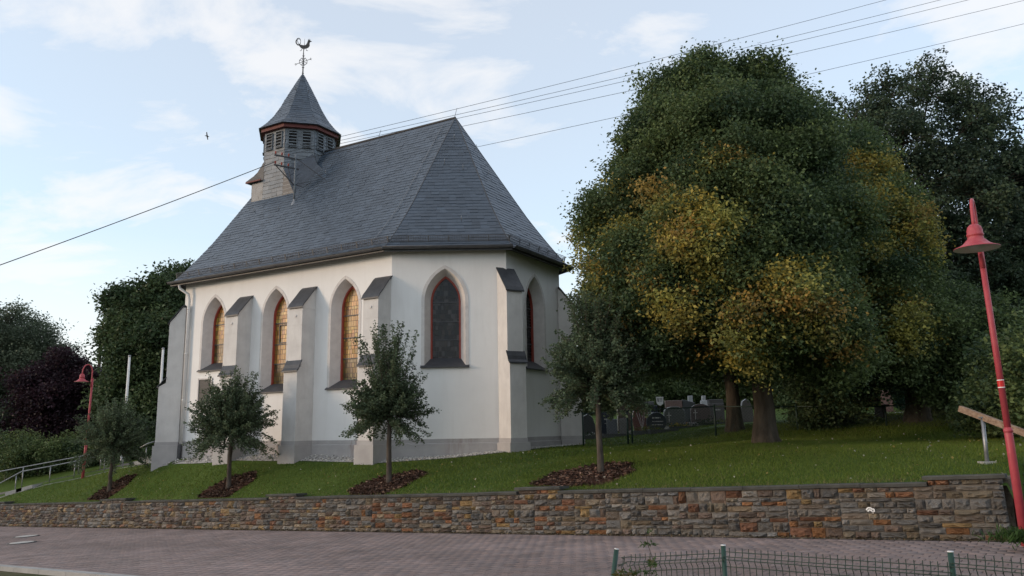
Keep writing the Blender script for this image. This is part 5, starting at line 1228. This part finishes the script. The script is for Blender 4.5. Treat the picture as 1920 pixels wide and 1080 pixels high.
def grave(px0, px1, py0, py1, Y, shape, col, label, inscr=0, bed=None, group='headstones in the cemetery', extra=None):
    c = at((px0 + px1) / 2, py1, Y); k = Y / FPX; w = (px1 - px0) * k; gz = ground(c.x, c.y); top = at((px0 + px1) / 2, py0, Y).z; h = max(.3, top - gz)
    root = empty('gravestone', (c.x, c.y, gz), rnd.uniform(-.12, .12)); tag(root, label, 'gravestone', group)
    poly = rounded(w, h, shape=shape); n = len(poly); m = MB(); t = .09; e_ = .015
    m.add([(x, -t, z) for x, z in poly] + [(x, t, z) for x, z in poly] + [(x * (1 - e_ * 2), -t - e_, z * (1 - e_) + e_ * .5 * h) for x, z in poly], [tuple(2 * n + i for i in range(n)), tuple(n + i for i in reversed(range(n)))] + [(i, n + i, n + (i + 1) % n, (i + 1) % n) for i in range(n)] + [(2 * n + i, i, (i + 1) % n, 2 * n + (i + 1) % n) for i in range(n)])
    s_ = m.build('slab', M['granite'], root); s_.color = (*col, 1)
    m = MB(); m.box(-w / 2 - .06, w / 2 + .06, -.16, .16, -.1, .07); b = m.build('base', M['granite'], root); b.color = (*[v * .8 for v in col], 1)
    if inscr:
        m = MB()
        for j in range(inscr):                                        # worn lines of letters, too small to read
            z = h * (.68 - .17 * j); x = -w * .26 + rnd.uniform(0, .05)
            while x < w * (.30 if j else .18): l = rnd.uniform(.012, .03); m.box(x, x + l, -t - e_ - .006, -t - e_ + .001, z, z + (.05 if j == 0 else .028)); x += l + rnd.choice((.008, .008, .03))
        m.build('inscription', M['letters'], root, kind='stuff')
    if extra == 'grooves':
        for a_ in (-.6, -.25, .15, .5):
            m = MB(); m.tube([(w * .05, -t - .018, h * .12), (w * .05 + w * .25 * a_, -t - .018, h * .45), (w * .5 * a_ * .9, -t - .018, h * .8)], .008, 6); m.build('carved_rib', M['sandstone'], root)
    if extra == 'cross':
        m = MB(); m.bar((-w * .28, -t - .02, h * .3), (-w * .28, -t - .02, h * .75), .03, .02); m.bar((-w * .28 - .09, -t - .02, h * .6), (-w * .28 + .09, -t - .02, h * .6), .03, .02); m.build('cross', M['letters'], root)
    if bed:
        m = MB(); bw = max(w + .3, .9)
        for x0, x1, y0, y1 in ((-bw / 2, bw / 2, -bed, -bed + .08), (-bw / 2, -bw / 2 + .08, -bed + .082, .0), (bw / 2 - .08, bw / 2, -bed + .082, .0)): m.box(x0, x1, y0, y1, -.15, .10)
        kb = m.build('grave_kerb', M['granite'], root); kb.color = (.06, .06, .065, 1)
        m = MB(); m.add([(-bw / 2 + .08, -bed + .08, .05), (bw / 2 - .08, -bed + .08, .05), (bw / 2 - .08, -.17, .05), (-bw / 2 + .08, -.17, .05)], [(0, 1, 2, 3)]); m.build('planting_bed', M['mulch_bed'], root)
    return root, w, h, bed
def flowers(px, py, Y, r_, label, pal, n=420, leafsz=.07):
    c = at(px, py, Y); b = gp(c.x, c.y); root = empty('grave_plant', b); tag(root, label, 'plant', 'plants on the graves')
    P = rng.normal(size=(n, 3)) * np.array((r_, r_ * .6, r_ * .35)) * .5; P[:, 2] = np.abs(P[:, 2]) + .05
    pal = np.array(pal); leaves('foliage', P, leafsz, pal[rng.integers(0, len(pal), n)] * rng.uniform(.7, 1.3, (n, 1)), root, -.2)
GR = [(1088, 1116, 776, 800, 31, 'boulder', (.05, .052, .055), 'rough dark boulder gravestone beside the church corner', 0, 1.4, None),
      (1127, 1150, 773, 797, 31, 'slant', (.02, .024, .04), 'dark blue slab gravestone behind the young tree trunk', 2, 1.6, None),
      (1158, 1182, 761, 787, 33, 'rect', (.09, .062, .055), 'wide brown gravestone left of the fence gate post', 1, None, None),
      (1138, 1157, 786, 799, 30, 'rect', (.12, .13, .15), 'small pale grey plaque stone on the left grave', 0, None, None),
      (1162, 1178, 785, 798, 30, 'rect', (.16, .155, .15), 'small pale plaque stone next to the fence gate post', 0, None, None),
      (1186, 1217, 762, 797, 30.5, 'fan', (.17, .065, .052), 'red granite gravestone carved like a fan', 0, 1.5, 'grooves'),
      (1212, 1249, 773, 796, 30, 'oval', (.030, .036, .045), 'dark oval gravestone with pale lettering', 3, 1.5, None),
      (1207, 1233, 760, 785, 33, 'rect', (.022, .026, .040), 'black rectangular gravestone behind the oval one', 1, None, None),
      (1205, 1226, 753, 770, 36, 'rect', (.12, .12, .125), 'grey gravestone in the back left of the white sign', 0, None, None),
      (1245, 1284, 762, 788, 31.5, 'arch', (.12, .125, .115), 'wide grey green rounded gravestone with a figure', 0, 1.4, 'cross'),
      (1248, 1279, 751, 775, 35, 'rect', (.20, .135, .12), 'pinkish block gravestone behind the grey green one', 1, None, None),
      (1280, 1303, 749, 775, 35, 'slant', (.07, .075, .078), 'dark sloping gravestone right of the pinkish block', 0, None, None),
      (1296, 1332, 757, 786, 32.5, 'arch', (.115, .09, .085), 'brown arched gravestone with a small cross in front of the dark shrub', 0, 1.3, 'cross'),
      (1330, 1358, 757, 786, 33, 'rect', (.10, .09, .088), 'grey brown gravestone beside the linden trunk', 1, 1.3, None),
      (1291, 1299, 742, 765, 38, 'rect', (.33, .34, .36), 'thin pale stele in the back row, left one', 0, None, None), (1317, 1323, 742, 765, 38, 'rect', (.36, .36, .37), 'thin pale stele in the back row, right one', 0, None, None),
      (1314, 1329, 751, 762, 37, 'rect', (.48, .48, .5), 'low white stone plate in the back row', 0, None, None), (1326, 1356, 749, 768, 37, 'rect', (.06, .055, .056), 'dark wide gravestone at the back right', 0, None, None),
      (1388, 1412, 748, 785, 33, 'boulder', (.11, .095, .09), 'rough stone between the two linden trunks', 0, None, None), (1654, 1672, 732, 756, 34, 'rect', (.21, .10, .075), 'reddish layered gravestone behind the bench', 0, None, None)]
for g_ in GR: grave(*g_[:7], g_[7], g_[8], g_[9], extra=g_[10])
for f_ in ((1218, 797, 29.3, .55, 'yellow green ground cover plants in front of the oval gravestone', ((.10, .13, .02), (.16, .15, .03), (.04, .07, .02))), (1272, 786, 30.6, .35, 'yellow flowers in front of the grey green gravestone', ((.35, .24, .03), (.05, .08, .02), (.05, .08, .02))),
           (1325, 779, 31, .6, 'dark shrub on the grave left of the linden trunk', ((.018, .03, .014), (.028, .04, .02))), (1346, 768, 32, .45, 'yellow green bush at the grave beside the linden trunk', ((.12, .12, .03), (.08, .10, .03))), (1298, 780, 31.2, .35, 'pale heather on the grave between shrub and flowers', ((.32, .31, .3), (.10, .10, .08))),
           (1105, 799, 30.2, .4, 'white flowers by the dark boulder gravestone', ((.35, .35, .33), (.03, .05, .02), (.03, .05, .02))), (1285, 764, 33.5, .25, 'orange flowers beside the pinkish gravestone', ((.30, .13, .03), (.05, .07, .02))), (1245, 768, 32, .28, 'pale dried bouquet under the white sign', ((.25, .2, .09), (.1, .09, .05))), (1741, 735, 30, .3, 'orange leaved plant behind the golden linden trunk', ((.32, .14, .04), (.2, .1, .03)))):
    flowers(*f_)
c = at(1691, 745, 34); b = gp(c.x, c.y)
tree('conifer', 'small blue green conifer behind the bench', 'conifer', b, .05, .3, [(Vector((b.x, b.y, b.z + .6)), (.45, .45, .8), 0), (Vector((b.x, b.y, b.z + 1.2)), (.25, .25, .5), 0)], leaf=.09, per=160, cl=14, spread=.2, green=(np.array((.012, .035, .022)), np.array((.02, .05, .03))), limbs=False)
# white sign on a stake among the graves
c = at(1238, 775, 31.8); b = gp(c.x, c.y); zt, zb = at(1238, 744, 31.8).z, at(1238, 761, 31.8).z
root = empty('cemetery_sign', b); tag(root, 'white shield shaped notice sheet on a stake among the graves', 'sign')
m = MB(); m.tube([(0, 0, -.1), (0, 0, zt - b.z - .05)], .02, 8); m.build('stake', M['bench_wood'], root)
h = zt - zb; w = .30; poly = [(-w / 2, h), (w / 2, h), (w / 2 * .92, h * .25), (w * .1, 0), (-w * .12, .02), (-w / 2 * .85, h * .25)]; n = 6
m = MB(); m.add([(x, -.03, z + zb - b.z) for x, z in poly] + [(x, -.018, z + zb - b.z) for x, z in poly], [tuple(range(n)), tuple(reversed(range(n, 2 * n)))] + [(i, n + i, n + (i + 1) % n, (i + 1) % n) for i in range(n)]); m.build('sheet', M['white'], root)
m = MB(); m.box(-.09, -.05, -.035, -.031, zb - b.z + h * .45, zb - b.z + h * .85)
for j in range(3): m.box(-.02, .10, -.035, -.031, zb - b.z + h * (.5 + .14 * j), zb - b.z + h * (.54 + .14 * j))
m.build('print', M['iron'], root, kind='stuff')
# bench at the foot of the golden linden
bp = at(1620, 800, 24.5); bg = gp(bp.x, bp.y); bench = empty('park_bench', bg, .12); tag(bench, 'dark wooden park bench in the shade left of the golden linden trunk', 'bench')
for i, y in enumerate((-.18, -.04, .10)):
    m = MB(); m.box(-.8, .8, y, y + .11, .42, .455); m.build('seat_slat', M['bench_wood'], bench)
for i, z in enumerate((.56, .71)):
    m = MB(); m.box(-.8, .8, .25 + .05 * i, .285 + .05 * i, z, z + .12); m.build('back_slat', M['bench_wood'], bench)
for x in (-.6, .6):
    m = MB(); m.box(x - .04, x + .04, -.18, .26, -.05, .415); m.bar((x, .24, .3), (x, .33, .86), .06, .05); m.build('leg', M['bench_wood'], bench)
gm = MB(); pts = [gp(*at(px, py, Y).xy, .03) for px, py, Y in ((1600, 775, 28.5), (1712, 775, 28.5), (1715, 757, 33), (1620, 757, 33))]; gm.add(pts, [(0, 1, 2, 3)]); gm.build('gravel_path', M['concrete'], kind='structure')

# ------------------------------------------------------------------ right foreground: handrail, steps, fence, weeds
hr = empty('wooden_handrail', gp(*at(1851, 868, 13.2).xy)); o = hr.location.copy(); tag(hr, 'weathered timber handrail on a steel post at the right edge', 'handrail')
m = MB(); m.bar(at(1800, 766, 13.6) - o, at(1990, 838, 12.2) - o, .085, .10); m.build('beam', M['wood_grey'], hr)
m = MB(); t = at(1842, 783, 13.25); m.tube([Vector((0, 0, -.1)), t - o], .032, 12); m.build('post', M['zinc'], hr, smooth=True)
m = MB(); m.box(-.11, .11, -.09, .09, -.1, .025); m.build('post_footing', M['concrete'], hr)
m = MB(); m.box(t.x - o.x - .05, t.x - o.x + .05, t.y - o.y - .04, t.y - o.y + .04, t.z - o.z - .01, t.z - o.z + .015); m.build('bracket', M['zinc'], hr)
stm = []
for i in range(7):
    s0, s1 = -1.55, -.12; t0 = .05 + i * .34; z1 = wz(-.8) + .135 * (i + 1); m = MB()
    P = [wpt(s0, t0), wpt(s1, t0), wpt(s1, t0 + .42), wpt(s0, t0 + .42)]
    m.add([Vector((p.x, p.y, z1 - .3)) for p in P] + [Vector((p.x, p.y, z1)) for p in P], [(0, 3, 2, 1), (4, 5, 6, 7), (0, 1, 5, 4), (1, 2, 6, 5), (2, 3, 7, 6), (3, 0, 4, 7)]); m.build('step', M['coping'], kind='structure')
ret = MB(); P0_, P1_ = wpt(.10, .30), wpt(.10, 2.4); ret.bar(Vector((P0_.x, P0_.y, -1.28)), Vector((P1_.x, P1_.y, -1.18)), .28, .85, col=(.15, .125, .10))
o_ = ret.build('stair_cheek', M['stone_a']); tag(o_, 'stone cheek wall beside the steps at the end of the street wall', 'wall')
# green mesh fence
def mesh_fence():
    posts = [(1156, 1030, 7.0, (.10, .0)), (1356, 1023, 6.35, (0, 0)), (1782, 1035, 5.45, (-.02, 0)), (2250, 1052, 4.6, (0, 0))]
    T_ = [at(*p[:3]) for p in posts]; o = Vector((T_[1].x, T_[1].y, -1.7)); root = empty('garden_fence', o); tag(root, 'low green welded mesh fence with round posts in the foreground', 'fence')
    for (px, py, Y, ln), t in zip(posts, T_):
        foot = Vector((t.x - .62 * (ln[0] * 1.9 if ln[0] > 0 else ln[0]), t.y, -1.75)); m = MB(); m.tube([foot - o, t - o], .019 if px > 1200 else .021, 14); m.build('post', M['green_metal'], root, smooth=True)
        d = (t - foot).normalized(); m = MB(); m.tube([t - o, t + d * .006 - o], .0205, 14); m.build('post_cap', M['white_pipe'], root, smooth=True)
    for i in range(3):
        a, b = T_[i].copy(), T_[i + 1].copy(); a.z -= .045 if i else .075; b.z -= .055
        if i == 0: a.x += .035
        if i == 1: b.z = at(1782, 1063, 5.45).z
        if i == 2: a.z = at(1782, 1045, 5.45).z; b.z = at(2250, 1085, 4.6).z
        L_ = (b - a).length; d = (b - a) / L_; nrm = Vector((d.y, -d.x, 0)).normalized(); nv = int(L_ / .05)
        m = MB()
        def off(h):                                                   # the folded bead near the top
            return nrm * (.03 * max(0, 1 - abs(h - .055) / .04))
        wob = [Vector((rnd.gauss(0, .002), rnd.gauss(0, .002), 0)) for _ in range(nv + 1)]
        crush = lambda x: (max(0, 1 - x / .14) if i == 0 else 0)
        for k in range(nv + 1):
            p = a + d * (k * .05); c_ = crush(k * .05); j = Vector((rnd.gauss(0, .025), rnd.gauss(0, .02), rnd.gauss(0, .02))) * c_
            m.tube([p - Vector((0, 0, h)) + off(h) + wob[k] + j * (1 - h) - o for h in (-.03, .015, .035, .055, .075, .095, .3, .62)], .0032, 5, False)
        for h, r_ in ((.0, 0.0034), (.035, 0.0034), (.055, 0.0034), (.11, 0.0034), (.31, 0.0034), (.5, 0.0034)):
            n = max(4, int(L_ / .05)); m.tube([a + d * (L_ * k / n) - Vector((0, 0, h)) + off(h) + nrm * .004 + Vector((rnd.gauss(0, 1), rnd.gauss(0, 1), rnd.gauss(0, 1))) * .03 * crush(L_ * k / n) - o for k in range(n + 1)], r_, 5, False)
        m.build('wire_mesh', M['dark_green'], root, kind='stuff')
mesh_fence()
def weed(px, py0, py1, Y, n, label, pal, sz=.05):
    t = at(px, py0, Y); b = Vector((t.x, t.y, -1.70)); root = empty('weed', b); tag(root, label, 'weed'); H = t.z - b.z
    m = MB(); pts = [Vector((rnd.gauss(0, .006) * i, rnd.gauss(0, .006) * i, H * i / 8)) for i in range(9)]; m.tube(pts, [.006 * (1 - .75 * i / 8) for i in range(9)], 6); m.build('stem', M['young_bark'], root, smooth=True)
    P, C_ = [], []
    for k in range(n):
        i = rnd.randrange(2, 9); p = pts[i]; a = rnd.uniform(0, 6.28); L_ = rnd.uniform(.05, .13)
        for j in range(9): q = p + Vector((math.cos(a) * L_ * (j + 2) / 10, math.sin(a) * L_ * (j + 2) / 10, .02 * math.sin(j * .4))); P.append(q[:]); P.append(q[:]); c_ = rnd.choice(pal); C_ += [c_, c_]
    leaves('foliage', np.array(P), sz, np.array(C_), root, .1, .4)
weed(1215, 993, 1080, 6.4, 16, 'tall thin leafy weed growing through the green fence', ((.05, .09, .03), (.07, .11, .04)), .03)
weed(1196, 1060, 1080, 6.3, 10, 'short weed at the foot of the fence beside the leaning post', ((.06, .10, .03), (.12, .10, .04)), .05)
weed(1172, 1068, 1080, 6.5, 9, 'small yellowish weed behind the leaning fence post', ((.14, .11, .03), (.10, .10, .03)), .05)
# manhole covers in the street
for px, py, label in ((50, 1006.5, 'smaller round manhole cover farther up the street at the left'), (41, 1018.5, 'larger round manhole cover nearer in the street at the left')):
    d = ray(px, py); Y = 5
    while True:
        p = d * (Y / d.y); s_, t_ = st(p.x, p.y)
        if p.z < wz(s_): break
        Y += .02
    root = empty('manhole_cover', (p.x, p.y, wz(s_) + .006)); tag(root, label, 'manhole cover', 'manhole covers'); root.rotation_euler = (0, 0, math.atan2(WD.y, WD.x)); root.rotation_euler.rotate_axis('Y', math.atan(.0519))
    m = MB(); m.lathe([(.0, .022), (.29, .022), (.30, .012)], 28); m.build('lid', M['cast_iron'], root)
    m = MB(); m.lathe([(.30, .002), (.305, .016), (.36, .014), (.365, .0)], 28); m.build('ring', M['iron'], root)
# plants at the wall's end and along its foot
for px, py, Y, label in ((1912, 1000, 10.6, 'grass tuft at the foot of the red lamp'), (1880, 960, 12.2, 'grass tuft on the steps behind the wall end')):
    c = at(px, py, Y); s_, t_ = st(c.x, c.y); b = Vector((c.x, c.y, c.z - .08)); n = 700; P = rng.normal(size=(n, 3)) * (.16, .12, .03); root = empty('grass_tuft', b); tag(root, label, 'grass')
    leaves('blades', P, .14, np.array((.035, .07, .016)) * rng.uniform(.6, 1.5, (n, 1)), root, -1.2, .12)['kind'] = 'stuff'

# ------------------------------------------------------------------ houses glimpsed behind the trees, and a bird
def house(c, w, d, eave_h, ridge_h, rz, label, wallm='house_wall'):
    b = gp(c.x, c.y); root = empty('house', b, rz); tag(root, label, 'house')
    m = MB(); m.box(-w / 2, w / 2, -d / 2, d / 2, -1, eave_h); m.add([(-w / 2, -d / 2, eave_h), (-w / 2, d / 2, eave_h), (-w / 2, 0, ridge_h - .1)], [(0, 1, 2)]); m.add([(w / 2, -d / 2, eave_h), (w / 2, d / 2, eave_h), (w / 2, 0, ridge_h - .1)], [(0, 2, 1)]); m.build('wall', M[wallm], root)
    m = MB(); o_ = .4; k = (ridge_h - eave_h) / (d / 2); z0 = eave_h - k * o_
    for s_ in (-1, 1): m.add([(-w / 2 - o_, s_ * (d / 2 + o_), z0), (w / 2 + o_, s_ * (d / 2 + o_), z0), (w / 2 + o_, 0, ridge_h), (-w / 2 - o_, 0, ridge_h), (-w / 2 - o_, s_ * (d / 2 + o_), z0 - .15), (w / 2 + o_, s_ * (d / 2 + o_), z0 - .15), (w / 2 + o_, 0, ridge_h - .15), (-w / 2 - o_, 0, ridge_h - .15)], [(0, 1, 2, 3), (7, 6, 5, 4), (0, 4, 5, 1), (0, 3, 7, 4), (1, 5, 6, 2)])
    r_ = m.build('roof', M['roof_tile'], root)
    m = MB(); m.box(w * .2, w * .2 + .6, -.3, .3, ridge_h - 1, ridge_h + .7); m.build('chimney', M['coping'], r_)
    for x in (-w * .28, w * .1):
        m = MB(); m.box(x - .5, x + .5, -d / 2 - .03, -d / 2 + .05, 1.0, 2.2); wi = m.build('window', M['white_pipe'], root); m = MB(); m.box(x - .42, x + .42, -d / 2 - .04, -d / 2 - .031, 1.08, 2.12); m.build('pane', M['louvre_dark'], wi)
house(at(250, 780, 62), 11, 9, 3.2, at(215, 690, 62).z - ground(*at(250, 780, 62).xy), .5, 'house with dark tiled roof half hidden behind plum and maple trees')
house(at(60, 800, 66), 9, 8, 3.0, at(60, 745, 66).z - ground(*at(60, 800, 66).xy), .1, 'pale house glimpsed through the purple plum tree')
house(at(1930, 700, 44), 12, 9, 4.2, at(1890, 455, 44).z - ground(*at(1930, 700, 44).xy), -.2, 'house with steep dark roof behind the trees at the right edge', 'dark_concrete')
pp = at(180, 760, 64); pb = gp(pp.x, pp.y); pz = at(181, 640, 64).z - pb.z
root = empty('utility_pole', pb); tag(root, 'distant wooden utility pole above the house roof at the left', 'utility pole'); m = MB(); m.tube([(0, 0, 0), (0, 0, pz)], .13, 8); m.build('pole', M['bench_wood'], root); m = MB(); m.bar((-.7, 0, pz - .35), (.5, 0, pz - .35), .1, .1); m.build('cross_arm', M['bench_wood'], root)
cable(pb + Vector((-.6, 0, pz - .3)), at(-200, 645, 66), .5, .02, 'distant thin cable running left from the far utility pole')
bd = at(388, 255, 38); root = empty('bird', bd); tag(root, 'tiny bird in flight against the clouds left of the turret', 'bird')
m = MB(); m.tube([(-.12, 0, .03), (-.04, 0, .01), (.05, 0, -.02), (.13, 0, -.05)], [.006, .028, .03, .006], 8); m.add([(-.03, 0, .01), (.05, 0, 0), (.0, -.02, .22), (-.04, -.02, .2)], [(0, 1, 2, 3)]); m.add([(-.03, 0, .01), (.05, 0, 0), (.07, .02, -.2), (.03, .02, -.2)], [(0, 1, 2, 3)]); m.build('body', M['iron'], root, smooth=True)
